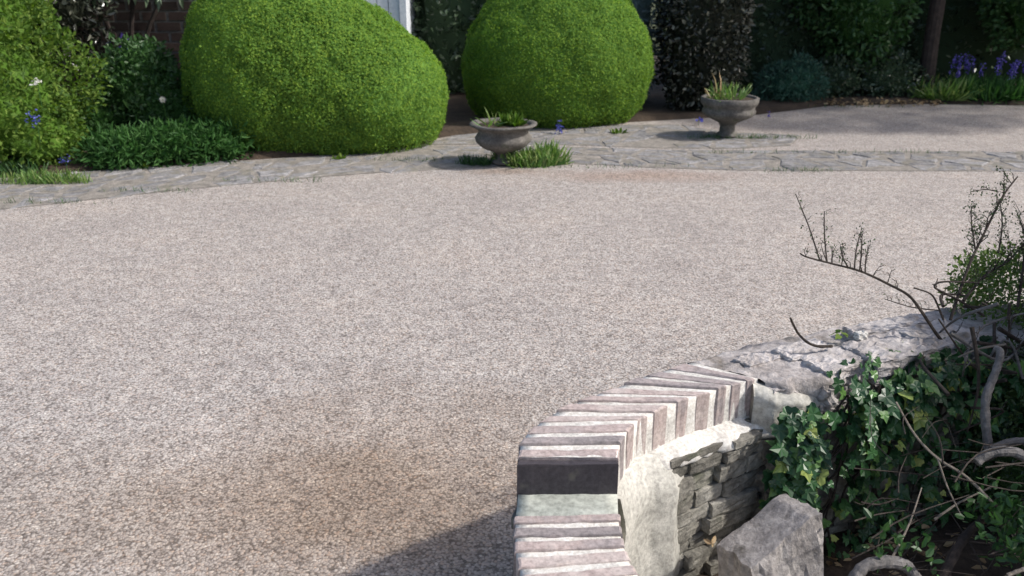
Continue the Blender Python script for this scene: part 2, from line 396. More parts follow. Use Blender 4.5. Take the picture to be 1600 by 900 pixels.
# ------------------------------------------------------------------ setting: ground, drive, paving
g = mesh('ground', [(-300,-300,-.05),(300,-300,-.05),(300,300,-.05),(-300,300,-.05)], [[0,1,2,3]], M['ground']); tag(g, kind='structure')

drive_outline = [(-9,-4),(6,-4),(6,.2),(.7,.9),(.35,1.0),(.2,1.08),(.12,1.3),(.12,1.55),(.18,1.68),(.33,1.84),(.55,2.0),(.8,2.08),(1.2,2.25),(1.9,2.36),(3.4,2.2),(9,2.0),(14,5),(14,10.05),(6,10.0),(4.9,10.12),(3.7,10.0),(2.6,9.3),(1.8,9.05),(.4,8.6),(-.5,8.15),(-1.6,7.2),(-2.6,6.88),(-3.87,6.4),(-6.5,5.3),(-9,4.2)]
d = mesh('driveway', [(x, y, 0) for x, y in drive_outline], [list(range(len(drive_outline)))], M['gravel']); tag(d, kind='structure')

def heightgrid(name, x0, x1, y0, y1, nx, ny, fn, mat):
    xs = np.linspace(x0, x1, nx); ys = np.linspace(y0, y1, ny)
    X, Y = np.meshgrid(xs, ys); p = np.stack([X.ravel(), Y.ravel(), np.zeros(nx*ny)], axis=1)
    p[:, 2] = fn(p)
    F = [[j*nx+i, j*nx+i+1, (j+1)*nx+i+1, (j+1)*nx+i] for j in range(ny-1) for i in range(nx-1)]
    return mesh(name, p, F, mat, smooth=True)

def pip(p, poly):
    x, y = p[:, 0], p[:, 1]; ins = np.zeros(len(p), bool); n = len(poly)
    for i in range(n):
        x1, y1 = poly[i]; x2, y2 = poly[(i+1) % n]
        c = ((y1 > y) != (y2 > y)) & (x < (x2-x1)*(y-y1)/(y2-y1+1e-12)+x1); ins ^= c
    return ins
def distpoly(p, poly):
    dmin = np.full(len(p), 1e9); n = len(poly)
    for i in range(n):
        a = np.array(poly[i]); b = np.array(poly[(i+1) % n]); ab = b-a
        t = np.clip(((p[:, :2]-a) @ ab)/(ab @ ab), 0, 1)
        dmin = np.minimum(dmin, np.linalg.norm(p[:, :2]-(a+t[:, None]*ab), axis=1))
    return dmin
def soilh(p):
    dd = distpoly(p, drive_outline); ins = pip(p, drive_outline)
    h = np.where(ins, -.035, np.clip(dd*.5, 0, .05) - .006 + .018*fbm(p, 2, 3.)*np.clip(dd*6, 0, 1))
    return h
s1 = heightgrid('soil_bed', -11, 14, 3.6, 16, 260, 150, soilh, M['soil']); tag(s1, kind='structure')
s2 = heightgrid('soil_bed', .1, 3.6, .9, 2.45, 120, 60, soilh, M['soil']); tag(s2, kind='structure')

# crazy paving: irregular slabs set one by one between two edges
def arr(pts): return np.array(pts, dtype=float)
def interp(pts, t):
    pts = arr(pts); L = np.r_[0, np.cumsum(np.linalg.norm(np.diff(pts, axis=0), axis=1))]; L /= L[-1]
    return np.array([np.interp(t, L, pts[:, 0]), np.interp(t, L, pts[:, 1])])
def prism(mb, poly, z0, z1, tilt=(0, 0), bev=.006):
    """slab with a soft rim"""
    poly = arr(poly); c = poly.mean(axis=0); n = len(poly)
    d_ = poly-c; L = np.linalg.norm(d_, axis=1, keepdims=True)
    inn = c + d_*(1-bev/np.maximum(L, 1e-4))
    zt = z1 + (poly-c) @ np.array(tilt)
    V = [(x, y, z0) for x, y in poly] + [(poly[i, 0], poly[i, 1], zt[i]-bev*.6) for i in range(n)] + [(inn[i, 0], inn[i, 1], zt[i]) for i in range(n)]
    F = []
    for k in (0, 1):
        for i in range(n):
            F.append([k*n+i, k*n+(i+1) % n, (k+1)*n+(i+1) % n, (k+1)*n+i])
    F.append([2*n+i for i in range(n)])
    mb.add(V, F)
def paving(name, A, B, nu, nv, jit=.42, gap=.008):
    mb = MB()
    G = np.zeros((nu+1, nv+1, 2))
    for i in range(nu+1):
        for j in range(nv+1):
            ti = (i + jit*random.uniform(-1, 1)*(0 < i < nu))/nu
            tj = (j + jit*random.uniform(-1, 1)*(0 < j < nv) + (.35*random.uniform(-1, 1) if j in (0, nv) else 0))/nv
            a = interp(A, ti); b = interp(B, ti); G[i, j] = a + (b-a)*tj
    for i in range(nu):
        for j in range(nv):
            q = [G[i, j], G[i+1, j], G[i+1, j+1], G[i, j+1]]; c = sum(q)/4
            poly = []
            for k in range(4):
                a, b = q[k], q[(k+1) % 4]
                poly.append(a + (c-a)*.05)
                mid = (a+b)/2 + (c-(a+b)/2)*random.uniform(.03, .10)
                poly.append(mid)
            poly = [p + (c-p)/max(np.linalg.norm(c-p), .01)*gap*random.uniform(.4, 1.3) for p in poly]
            if random.random() < .14: continue
            prism(mb, poly, -.03, random.uniform(.003, .011), (random.uniform(-.02, .02), random.uniform(-.02, .02)), .018)
    n0 = len(mb.f)
    # bedding between the slabs
    m = 60; V = []
    for i in range(m+1):
        a = interp(A, i/m); b = interp(B, i/m)
        V += [(*a, .003), (*b, .003)]
    mb.add(V, [[2*i, 2*i+2, 2*i+3, 2*i+1] for i in range(m)])
    o = mb.build(name, [M['slab'], M['joint']])
    idx = np.zeros(len(o.data.polygons), dtype=np.int32); idx[n0:] = 1
    o.data.polygons.foreach_set('material_index', idx)
    tag(o, kind='structure'); return o
pb = [(-9,3.0),(-6.5,4.25),(-4.6,5.0),(-3.38,5.457),(-2.315,6.03),(-1.2,6.5),(-.26,6.73),(.52,6.89),(1.1,6.72),(1.76,6.62),(4.02,6.59),(7,6.6),(12,6.7)]
pt = [(-9,4.1),(-6.5,5.2),(-4.8,5.95),(-3.87,6.33),(-2.593,6.85),(-1.618,7.15),(-.8,7.62),(.35,7.60),(1.1,7.45),(1.96,7.42),(4.435,7.33),(7,7.3),(12,7.3)]
paving('path', pb, pt, 96, 5)
paving('path', [(-.8,7.66),(0,7.68),(.7,7.62),(1.3,7.50),(1.98,7.47),(2.5,7.62)], [(-.55,8.1),(.1,8.45),(.8,8.62),(1.6,8.75),(2.1,8.3),(2.75,8.1)], 15, 5)

# loose chippings on the nearest part of the drive
def chips(name, n, seed, label):
    v = rng.uniform(0, 1, n); 
    y = 1.75 + 2.6*v**1.5; x = rng.uniform(-1, 1, n)*(y*.66+.15) - .02
    p = np.stack([x, y, np.zeros(n)], axis=1)
    keep = pip(p, drive_outline) & (distpoly(p, [(a, b) for a, b in Ft] + [(a, b) for a, b in Ft2][:6] + Nt2[:6][::-1] + Nt[::-1]) > .012)
    p = p[keep]; n = len(p)
    O = np.array([[1,0,0],[-.9,.2,0],[0,.75,.0],[.1,-.8,0],[.1,.1,.55],[0,0,-.4]])
    F0 = [[0,2,4],[2,1,4],[1,3,4],[3,0,4],[2,0,5],[1,2,5],[3,1,5],[0,3,5]]
    s = rng.gamma(6, .00042, n) + .0014
    th = rng.uniform(0, 2*math.pi, n); c, s_ = np.cos(th), np.sin(th)
    O = O[None] * (1 + .35*rng.uniform(-1, 1, (n, 6, 3)))
    tilt = rng.uniform(-.5, .5, n)
    Oz = O[..., 2] + O[..., 0]*tilt[:, None]
    X = O[..., 0]*c[:, None]-O[..., 1]*s_[:, None]; Y = O[..., 0]*s_[:, None]+O[..., 1]*c[:, None]
    V = np.stack([X, Y, Oz], axis=2)*s[:, None, None] + p[:, None, :]
    V[..., 2] += (s*.35)[:, None]
    mb = MB(); mb.v.append(V.reshape(-1, 3)); mb.n = 6*n
    off = np.arange(n)*6
    for f in F0: mb.f += (off[:, None]+np.array(f)[None]).tolist()
    o = mb.build(name, M['chip']); tag(o, label, 'gravel', kind='stuff')
chips('loose_gravel', 42000, 1, 'loose tan and grey stone chippings lying on the near drive')

# ------------------------------------------------------------------ curved garden wall in the foreground
wall = empty('garden_wall', (.6, 1.85, 0), 'low curved rubble stone wall with a brick coping, stepping down at its near end', 'wall')

def brickbox(mb, a, b, c, d_, z0, z1, bev=.004, jit=.0016):
    """a,b far corners, c,d near corners (a-b-c-d around), slightly worn box"""
    q = [arr(a), arr(b), arr(c), arr(d_)]; ce = sum(q)/4
    q = [p + np.array([random.uniform(-jit, jit), random.uniform(-jit, jit)]) for p in q]
    dz = [random.uniform(-jit, jit) for _ in range(4)]
    # finer outline: subdivide the long sides so the arris can wander
    ring = []; zz = []
    for k in range(4):
        p0, p1 = q[k], q[(k+1) % 4]; m = 6 if np.linalg.norm(p1-p0) > .1 else 3
        for i in range(m):
            t = i/m; nrm_ = np.array([-(p1-p0)[1], (p1-p0)[0]]); nrm_ = nrm_/max(np.linalg.norm(nrm_), 1e-6)
            ring.append(p0*(1-t)+p1*t + nrm_*random.uniform(-.0016, .0016)*(i > 0)); zz.append(dz[k]*(1-t)+dz[(k+1) % 4]*t)
    ring = arr(ring); n = len(ring)
    def lev(ins, z, wz):
        dd = ce-ring; L = np.linalg.norm(dd, axis=1, keepdims=True); r = ring + dd/L*ins
        return [(r[i, 0], r[i, 1], z + zz[i]*wz + random.uniform(-.0008, .0008)) for i in range(n)]
    V = lev(bev, z0, 0) + lev(0, z0+bev, 0) + lev(0, z1-bev, 1) + lev(bev*.5, z1-bev*.35, 1) + lev(bev*1.6, z1, 1)
    F = []
    for k in range(4):
        for i in range(n): F.append([k*n+i, k*n+(i+1) % n, (k+1)*n+(i+1) % n, (k+1)*n+i])
    F.append([i for i in range(n)][::-1]); F.append([4*n+i for i in range(n)])
    mb.add(V, F)

def lerp2(a, b, t): return arr(a)*(1-t)+arr(b)*t
ZT, ZL = .54, .455
# upper fan of bricks on edge
mb = MB(); first = MB()
for k in range(10):
    fa, fb, na, nb = Ft[k], Ft[k+1], Nt[k], Nt[k+1]
    t0, t1 = (.0, .66) if k == 0 else (.10, .66)
    A, B, Cc, D_ = lerp2(fa, fb, t0), lerp2(fa, fb, t1), lerp2(na, nb, t1), lerp2(na, nb, t0)
    brickbox(mb if k else mb, A, B, Cc, D_, ZT-.105, ZT + random.uniform(-.003, .003))
mb.build('brick_coping', M['brick'], wall)
# dark engineering brick on the exposed end of the step, standing just in front
mb = MB()
brickbox(mb, (.012,1.553), (.2235,1.5535), (.2235,1.538), (.011,1.536), ZL-.03, ZT-.010, .003, .001)
o = mb.build('end_brick', M['dbrick'], wall); o['label'] = 'dark blue end brick on the step of the coping'
# mortar between the upper bricks
mb = MB(); n = len(Ft)
ring = [tuple(p) for p in Ft] + [tuple(p) for p in Nt[::-1]]
V = []; F = []
seg = 6
for k in range((n-1)*seg+1):
    t = k/seg; i = min(int(t), n-2); u = t-i
    a = lerp2(Ft[i], Ft[i+1], u); b = lerp2(Nt[i], Nt[i+1], u); dirn = (b-a)/np.linalg.norm(b-a)
    a = a + dirn*.004; b = b - dirn*.003
    row = []
    for s in range(9):
        p = a+(b-a)*s/8
        row.append((p[0], p[1], ZT-.004 + .0014*lump(np.array([p[0], p[1], .3]), 1, 45.)))
    bw = b + dirn*.002*math.sin(k*1.3)
    V += [(a[0], a[1], ZT-.1)] + row + [(bw[0], bw[1], ZT-.05), (bw[0]+dirn[0]*.003, bw[1]+dirn[1]*.003, ZT-.108)]
m = 12
for k in range((n-1)*seg):
    for s in range(m-1): F.append([k*m+s, (k+1)*m+s, (k+1)*m+s+1, k*m+s+1])
mb.add(V, F); mb.build('mortar_joints', M['mortar'], wall, smooth=True)

# lower run of the coping: a bed of grey-green mortar, then bricks
mb = MB()
cells = []
for k in range(1, 10):
    for (u0, u1) in ((.0, .5), (.5, 1.0)):
        cells.append((k, u0, u1))
LfA, LnA = arr(Lf), arr(Ln)
def lowpt(t):
    q = t*(len(Lf)-1); i = min(int(q), len(Lf)-2); return lerp2(Lf[i], Lf[i+1], q-i), lerp2(Ln[i], Ln[i+1], q-i)
# positions of the joints measured along the run
T0 = 1/(len(Lf)-1)
for k in range(1, len(Lf)-1):
    t0 = .02 if k == 1 else .40
    brickbox(mb, lerp2(Lf[k], Lf[k+1], t0), Lf[k+1], Ln[k+1], lerp2(Ln[k], Ln[k+1], t0), ZL-.105, ZL+random.uniform(-.003, .003), jit=.0015)
mb.build('brick_coping', M['brick'], wall)
mb = MB(); V = []; F = []; K = 90
for k in range(K+1):
    a, b = lowpt(k/K); dirn = (b-a)/np.linalg.norm(b-a); a = a + dirn*.003; b = b-dirn*.003
    V.append((a[0], a[1], ZL-.1))
    for s in range(9):
        p = a+(b-a)*s/8
        V.append((p[0], p[1], ZL + (.001 if k/K < T0 else -.005) + .0014*lump(np.array([p[0], p[1], .1]), 4, 50.)))
    V += [(b[0], b[1], ZL-.05), (b[0]+dirn[0]*.003, b[1]+dirn[1]*.003, ZL-.108)]
for k in range(K):
    for s in range(m-1): F.append([k*m+s, k*m+s+1, (k+1)*m+s+1, (k+1)*m+s])
mb.add(V, F); o = mb.build('mortar_joints', [M['mortar'], M['sage']], wall, smooth=True)
idx = [1 if i//(m-1) < K*T0 else 0 for i in range(len(F))]
o.data.polygons.foreach_set('material_index', idx)

# wall body behind the facing
def ribbon_body(mb, A, B, z0, z1, inset=.0):
    n = len(A); V = []; F = []
    for i in range(n):
        a, b = arr(A[i]), arr(B[i]); dd = (b-a)/np.linalg.norm(b-a); a = a+dd*inset; b = b-dd*inset
        V += [(a[0], a[1], z0), (a[0], a[1], z1), (b[0], b[1], z1), (b[0], b[1], z0)]
    for i in range(n-1):
        for s in range(4): F.append([i*4+s, i*4+(s+1) % 4, (i+1)*4+(s+1) % 4, (i+1)*4+s])
    F.append([0,1,2,3]); F.append([(n-1)*4+s for s in (3,2,1,0)])
    mb.add(V, F)
mb = MB()
ribbon_body(mb, Ft, Nt, -.03, ZT-.104, .012); ribbon_body(mb, Ft2, Nt2, -.03, ZT-.06, .02); ribbon_body(mb, Lf, Ln, -.03, ZL-.104, .012)
mb.build('wall_core', M['stone'], wall)

def rockbox(mb, c, ax, ay, az, dims, seed, rnd=.5, amp=.1, n=5, fr=2.2):
    """subdivided box rounded and broken up by noise"""
    V = {}; F = []; pts = []
    def vid(p):
        k = tuple(np.round(p, 5))
        if k not in V: V[k] = len(pts); pts.append(p)
        return V[k]
    g_ = np.linspace(-1, 1, n)
    for axis in range(3):
        for sgn in (-1, 1):
            for i in range(n-1):
                for j in range(n-1):
                    q = []
                    for (a, b) in ((i, j), (i+1, j), (i+1, j+1), (i, j+1)):
                        p = [0, 0, 0]; p[axis] = sgn; p[(axis+1) % 3] = g_[a]; p[(axis+2) % 3] = g_[b]; q.append(vid(np.array(p, float)))
                    F.append(q if sgn > 0 else q[::-1])
    p = np.array(pts)
    r = (np.abs(p)**6).sum(axis=1)**(1/6)
    sm = p/r[:, None]; p = p*(1-rnd) + sm*rnd
    dim = np.array(dims)/2
    q = p*dim
    nz = fbm(p*np.array([dims[0]/dims[2], dims[1]/dims[2], 1])*.6, seed, fr)
    nz2 = fbm(p*1.3, seed+11, fr); nz3 = fbm(p*1.3, seed+23, fr)
    q = q + np.stack([nz2*dim.min()*amp*1.5, nz3*dim.min()*amp*1.5, nz*dim.min()*amp*1.6], axis=1)
    A = np.array([ax, ay, az], float)
    mb.add(q @ A + np.array(c), F)

def face_run(mb, line, z0, z1, off, hmin=.035, hmax=.058, lmin=.07, lmax=.2, seed=0, depth=.12, amp=.16):
    """rubble courses along a plan line; outward = right of travel turned to the camera side"""
    L = arr(line); seglen = np.linalg.norm(np.diff(L, axis=0), axis=1); tot = seglen.sum()
    z = z0; k = seed
    while z < z1-.015:
        h = min(random.uniform(hmin, hmax), z1-z)
        s = random.uniform(-.1, 0)
        while s < tot:
            l = random.uniform(lmin, lmax); sc = min(max(s+l/2, 0), tot)
            t = sc/tot; p = interp(line, t); p2 = interp(line, min(t+.01, 1)); p1 = interp(line, max(t-.01, 0))
            tg = (p2-p1)/np.linalg.norm(p2-p1); out = np.array([tg[1], -tg[0]])
            o_ = off + random.uniform(-.014, .014)
            c = p + out*(o_-depth/2)
            hh = h*random.uniform(.9, 1.0)
            yaw = random.uniform(-.06, .06); ca, sa = math.cos(yaw), math.sin(yaw)
            tg2 = tg*ca+out*sa; out2 = out*ca-tg*sa; rl = random.uniform(-.05, .05)
            rockbox(mb, (c[0], c[1], z+h/2), (tg2[0], tg2[1], rl), (out2[0], out2[1], 0), (-rl*tg2[0], -rl*tg2[1], 1), (l-.004, depth, hh-.002), k, .22, amp, 6, 2.8)
            k += 1.37; s += l
        z += h
    return mb
mb = MB()
faceline = [(.362,1.765),(.40,1.797),(.498,1.855),(.598,1.917),(.70,1.905),(.784,1.935),(.885,1.985),(1.092,2.075),(1.32,2.14),(1.60,2.19),(2.0,2.21)]
face_run(mb, faceline[:4], -.02, .42, .055, seed=3)
face_run(mb, faceline[3:], -.02, .435, .035, seed=50)
mb.build('stonework', M['stone'], wall, smooth=False)
# the drive side, and the near stretch below the low coping
mb = MB()
face_run(mb, (Ft2[::-1])[3:]+Ft[::-1], -.02, .40, .0, seed=90, depth=.1, hmin=.06, hmax=.09, amp=.08)
face_run(mb, Lf, -.02, .33, -.008, seed=140, depth=.1, hmin=.06, hmax=.09, amp=.08)
mb.build('stonework', M['stone'], wall)

# cream render round the corner below the bricks
def render_sheet(line, offs, ztop, name, mat, zb=-.02, nz=16, m_=40, seed=0, amp=.006):
    V = []; F = []
    for i in range(m_+1):
        t = i/m_; p = interp(line, t); p1 = interp(line, max(t-.3, 0)); p2 = interp(line, min(t+.3, 1))
        tg = (p2-p1)/np.linalg.norm(p2-p1); out = np.array([tg[1], -tg[0]])
        o_ = np.interp(t, [0, .25, .5, .75, 1], offs); zt = np.interp(t, [0, .5, 1], ztop)
        for j in range(nz+1):
            z = zt + (zb-zt)*j/nz
            oo = o_*(min(1, .25+j*.3)) + amp*fbm(np.array([p[0], p[1], z]), seed, 9.)*2
            q = p + out*oo
            V.append((q[0], q[1], z))
        q = p - out*.06
        V.append((q[0], q[1], zb)); V.append((q[0], q[1], zt))
    r = nz+3
    for i in range(m_):
        for j in range(r): F.append([i*r+j, (i+1)*r+j, (i+1)*r+(j+1) % r, i*r+(j+1) % r])
    F.append([j for j in range(r)][::-1]); F.append([m_*r+j for j in range(r)])
    return mesh(name, V, F, mat, wall, smooth=True)
render_sheet([(.44,1.11),(.34,1.14),(.262,1.215),(.229,1.29),(.219,1.36),(.220,1.47),(.226,1.553)], [.012,.012,.012,.018,.022], [ZL-.1, ZL-.1, ZL-.098], 'render_coat', M['render'], seed=2)
render_sheet([(.226,1.548),(.234,1.599),(.255,1.653),(.284,1.705),(.324,1.737),(.375,1.78),(.41,1.802)], [.020,.036,.055,.070,.030], [ZT-.103, ZT-.102, ZT-.112], 'render_coat', M['render'], seed=5)

# pale mortar ledge under the brick ends
def ledge():
    line = [(.29,1.708),(.324,1.737),(.386,1.787),(.441,1.822),(.498,1.855),(.544,1.889),(.60,1.915),(.67,1.915),(.74,1.93)]
    m_ = 60; nw = 12; V = []; F = []
    for i in range(m_+1):
        t = i/m_; p = interp(line, t); p1 = interp(line, max(t-.03, 0)); p2 = interp(line, min(t+.03, 1))
        tg = (p2-p1)/np.linalg.norm(p2-p1); out = np.array([tg[1], -tg[0]])
        wd = np.interp(t, [0, .2, .5, .8, 1], [.022, .060, .072, .062, .03])
        wd += .012*lump(np.array([p[0], p[1], 0]), 3, 22.)
        for j in range(nw+1):
            u = j/nw; q = p + out*(wd*u - .012)
            z = ZT-.098 - .020*u + .006*fbm(np.array([q[0], q[1], .2]), 6, 18.)
            if u > .7: z -= .022*((u-.7)/.3)**2
            z -= .02*max(0, 1-t/.15)**2
            z += .03*math.exp(-((t-.95)/.12)**2)*(1-u)
            V.append((q[0], q[1], z))
        q = p + out*(wd-.03); V.append((q[0], q[1], ZT-.16)); q = p-out*.02; V.append((q[0], q[1], ZT-.16))
    r = nw+3
    for i in range(m_):
        for j in range(r): F.append([i*r+j, (i+1)*r+j, (i+1)*r+(j+1) % r, i*r+(j+1) % r])
    F.append(list(range(r))[::-1]); F.append([m_*r+j for j in range(r)])
    return mesh('mortar_ledge', V, F, M['mortar'], wall, smooth=True)
ledge()
# mortar slumped down beside the last brick
render_sheet([(.600,1.905),(.66,1.905),(.72,1.905),(.784,1.925)], [.022,.040,.034,.022,.006], [ZT-.012, ZT-.03, ZT-.06], 'mortar_patch', M['render'], zb=.40, seed=11, amp=.009)

# rough top beyond the bricks: mortar bed with broken stones in it
V = []; F = []; K = 170; W = 26
for k in range(K+1):
    t = k/K; a = interp(Ft2[:8], t); b = interp(Nt2[:8], t)
    dd = (b-a)/np.linalg.norm(b-a)
    a = a - dd*(.006+.012*lump(np.array([a[0], a[1], 0]), 2, 14.)); b = b + dd*(.010+.02*lump(np.array([b[0], b[1], 0]), 8, 13.))
    V.append((a[0], a[1], ZT-.07))
    for s in range(W+1):
        u = s/W; p = a+(b-a)*u
        st = np.array([p[0]*.5+p[1]*.2, p[1]*1.6-p[0]*.5, 0])          # ridges run along the wall
        h = .008*fbm(st, 4, 16.) + .009*abs(lump(st, 8, 24.)) + .004*fbm(np.array([p[0], p[1], 0]), 9, 60.)
        e_ = min(u, 1-u)
        h -= .018*max(0, 1-e_/.10)**2
        h *= min(1, .35+t*9)
        V.append((p[0], p[1], ZT+h-.004))
    V.append((b[0]-dd[0]*.004, b[1]-dd[1]*.004, ZT-.045)); V.append((b[0]-dd[0]*.02, b[1]-dd[1]*.02, ZT-.085))
r = W+4
for k in range(K):
    for s in range(r-1): F.append([k*r+s, (k+1)*r+s, (k+1)*r+s+1, k*r+s+1])
mesh('rough_coping', V, F, M['cap'], wall, smooth=True)
def capstone(px, py, l, w_, h, ang, z, seed, mat='cap'):
    p = P(px, py, z); c, s = math.cos(ang), math.sin(ang); mbx = MB()
    tl = random.uniform(-.06, .06)
    rockbox(mbx, (p.x, p.y, z-h/2+.004), (c, s, tl), (-s, c, random.uniform(-.05, .05)), (-tl*c, -tl*s, 1), (l, w_, h), seed, .35, .20, 13, 2.6)
    return mbx.build('cap_stone', M[mat], wall, smooth=False)
capstone(1320, 556, .24, .10, .055, .5, .548, 31)
capstone(1295, 582, .13, .10, .09, .45, .525, 12)
capstone(1400, 538, .26, .13, .07, .42, .562, 5)
capstone(1385, 508, .26, .07, .05, .4, .565, 16)
capstone(1462, 520, .22, .15, .08, .35, .56, 7)
capstone(1255, 545, .16, .07, .04, .5, .548, 8)
capstone(1225, 598, .10, .06, .075, .4, .520, 9)
capstone(1185, 560, .13, .06, .04, .55, .542, 19)

# ------------------------------------------------------------------ stone block leaning at the wall's foot
mb = MB()
def blockverts():
    # front outline measured on the photo, given real depth
    fr = [Q(1132,862,1.72), Q(1205,806,1.77), Q(1258,782,1.80), Q(1263,830,1.76), Q(1276,905,1.68)]
    return fr
rockbox(mb, (.605,1.61,.115), (.91,.38,.14), (-.36,.90,-.22), (-.06,.15,.98), (.19,.13,.44), 9, .10, .12, 17, 1.6)
for v_ in mb.v:
    u_ = np.clip(((v_ - np.array([.605,1.61,.115])) @ np.array([.91,.38,.14]) + .11)/.2, 0, 1)
    v_[:, 2] = np.where(v_[:, 2] > 0, v_[:, 2]*(.70+.30*u_), v_[:, 2])
blk = mb.build('stone_block', M['block'], origin=(.548,1.535,0)); tag(blk, 'big rough pale grey stone block leaning at the foot of the wall', 'stone')

# ------------------------------------------------------------------ ivy over the wall face
iv = empty('ivy_plant', (1.0, 1.95, 0), 'glossy green ivy trailing down the shaded stone face of the wall', 'ivy')
mb = MB(); st = MB()
nearline = [(.66,1.90),(.784,1.917),(.885,1.972),(1.092,2.069),(1.32,2.13),(1.60,2.18)]
def wallpt(x, z, off):
    n_ = arr(nearline); y = np.interp(x, n_[:, 0], n_[:, 1]); i = np.clip(np.searchsorted(n_[:, 0], x)-1, 0, len(n_)-2)
    tg = unit(n_[i+1]-n_[i]); out = np.array([tg[1], -tg[0]]); return np.array([x+out[0]*off, y+out[1]*off, z])
pts = []; nr = []
for i in range(1050):
    r_ = random.random()
    if r_ < .30:   x = random.gauss(.70, .045); z = random.uniform(.10, .50); off = random.uniform(.05, .10)
    elif r_ < .70: x = random.uniform(.80, 1.30); z = .56 - abs(random.gauss(0, .11)); off = random.uniform(.04, .13)
    else:          x = random.uniform(.72, 1.40); z = random.uniform(.03, .42); off = random.uniform(.05, .12)
    if x < .63: x = .63+random.random()*.05
    if z > .54: off = random.uniform(-.03, .05)
    pts.append(wallpt(x, z, off)); t_ = wallpt(x, z, off+1)-wallpt(x, z, off)
    nr.append(t_ + np.array([0, 0, .75]))
pts = arr(pts); nr = arr(nr)
leaves(mb, pts, nr, .034, T_IVY, flat=.66, down=1.1, sv=.5)
mb.build('foliage', M['ivy'], iv)
for i in range(14):
    x = random.uniform(.80, 1.22); p0 = wallpt(x, .50, .04)
    path_ = [p0]; xx = x-.02
    for k in range(1, 7):
        xx += random.uniform(-.04, .03); path_.append(wallpt(max(.64, xx), max(.02, .50-.07*k), .05+random.uniform(-.01, .02)))
    st.add(*tube(path_, [.003]*7, 5, .1, 3))
st.build('stem', M['twig'], iv)

# ------------------------------------------------------------------ sprawling shrub on the right
sh = empty('sprawling_shrub', (1.5, 2.05, 0), 'straggly small leaved shrub spilling over the wall with long bare arching branches', 'shrub')
def branch_part(pts, r0, r1, nt_, mat='twig', tw_len=.07, up=.8, side=None, t0=.1, leafy=0, name='branch'):
    b = MB(); k = len(pts); rad = [r0+(r1-r0)*i/(k-1) for i in range(k)]
    b.add(*tube(pts, rad, 7, .05, 5))
    lp = []; ln_ = []
    for i in range(nt_):
        t = t0 + (1-t0)*(i+random.random()*.6)/nt_
        p, d_ = along(pts, min(t, .995)); L = tw_len*random.uniform(.5, 1.2)
        dr = (Vector((random.gauss(0, .35), random.gauss(0, .35), up)) + d_*.35).normalized()
        q = p + dr*L*.5 + Vector((random.gauss(0, .004), random.gauss(0, .004), 0)); e_ = p + dr*L
        b.add(*tube([p, q, e_], [r1*.75, r1*.55, r1*.3], 4))
        m_ = max(2, int(L/.011))
        for j in range(m_):
            s_ = p.lerp(e_, (j+.6)/m_); dv = (dr + Vector((random.gauss(0, .8), random.gauss(0, .8), random.gauss(0, .5)))).normalized()
            b.add(*tube([s_, s_+dv*random.uniform(.006, .014)], [r1*.42, r1*.5], 4))
            lp.append(s_+dv*.01); ln_.append(dv)
    o = b.build(name, M[mat], sh)
    if leafy:
        lm = MB(); idx = [random.randrange(len(lp)) for _ in range(leafy)]
        pp = arr([lp[i] for i in idx])+rng.normal(size=(leafy, 3))*.006
        leaves(lm, pp, arr([ln_[i] for i in idx]), .0065, T_OVAL, spread=.6); lm.build('leaves', M['needle'], o)
    return o
D0 = 2.3
# long arching branch reaching left over the drive
main = [Q(1492,560,2.30), Q(1462,520,2.28), Q(1440,487,2.26), Q(1420,462,2.25), Q(1390,445,2.24), Q(1345,424,2.22), Q(1300,412,2.20), Q(1262,402,2.18), Q(1250,396,2.17)]
branch_part(main, .0048, .0018, 9, tw_len=.055, t0=.45, leafy=40)
for (x0, y0, x1, y1) in [(1281,407,1243,303), (1292,409,1288,330), (1335,422,1345,362), (1343,424,1347,360), (1326,419,1313,385), (1300,412,1301,392), (1352,425,1358,384)]:
    L_ = [Q(x0, y0, 2.2), Q((x0+x1)/2+random.uniform(-3, 3), (y0+y1)/2, 2.21), Q(x1, y1, 2.23)]
    branch_part(L_, .0022, .0010, 9 if y0-y1 > 50 else 5, tw_len=.014, up=.9, t0=.25, leafy=26, name='twig')
branch_part([Q(1474,500,2.3), Q(1462,470,2.3), Q(1452,458,2.3), Q(1428,450,2.28)], .003, .002, 0)
branch_part([Q(1538,494,2.3), Q(1500,470,2.3), Q(1464,452,2.3), Q(1462,444,2.3), Q(1480,440,2.3), Q(1530,442,2.32)], .0035, .0025, 3, tw_len=.03)
branch_part([Q(1485,500,2.3), Q(1512,420,2.33), Q(1545,350,2.37), Q(1568,305,2.40), Q(1590,276,2.42)], .0045, .002, 16, tw_len=.045, up=.7, t0=.35, leafy=260)
branch_part([Q(1524,390,2.33), Q(1518,350,2.34), Q(1518,322,2.35)], .0025, .001, 12, tw_len=.03, up=.6, t0=.1, leafy=160)
branch_part([Q(1560,395,2.33), Q(1566,350,2.36), Q(1562,312,2.38)], .0025, .0012, 10, tw_len=.035, up=.6, t0=.1, leafy=160)
branch_part([Q(1505,470,2.3), Q(1540,430,2.35), Q(1575,408,2.4), Q(1604,375,2.42)], .0045, .002, 14, tw_len=.06, up=.8, leafy=200)
branch_part([Q(1560,300,2.42), Q(1540,296,2.42), Q(1516,300,2.42)], .0018, .001, 6, tw_len=.015, up=.3, leafy=50, name='twig')
branch_part([Q(1590,480,2.3), Q(1602,380,2.3), Q(1590,335,2.35)], .004, .0015, 14, tw_len=.06, up=.8, leafy=220)
branch_part([Q(1470,485,2.3), Q(1425,480,2.3), Q(1382,467,2.3)], .002, .001, 8, tw_len=.018, up=1, t0=.2, leafy=25, name='twig')
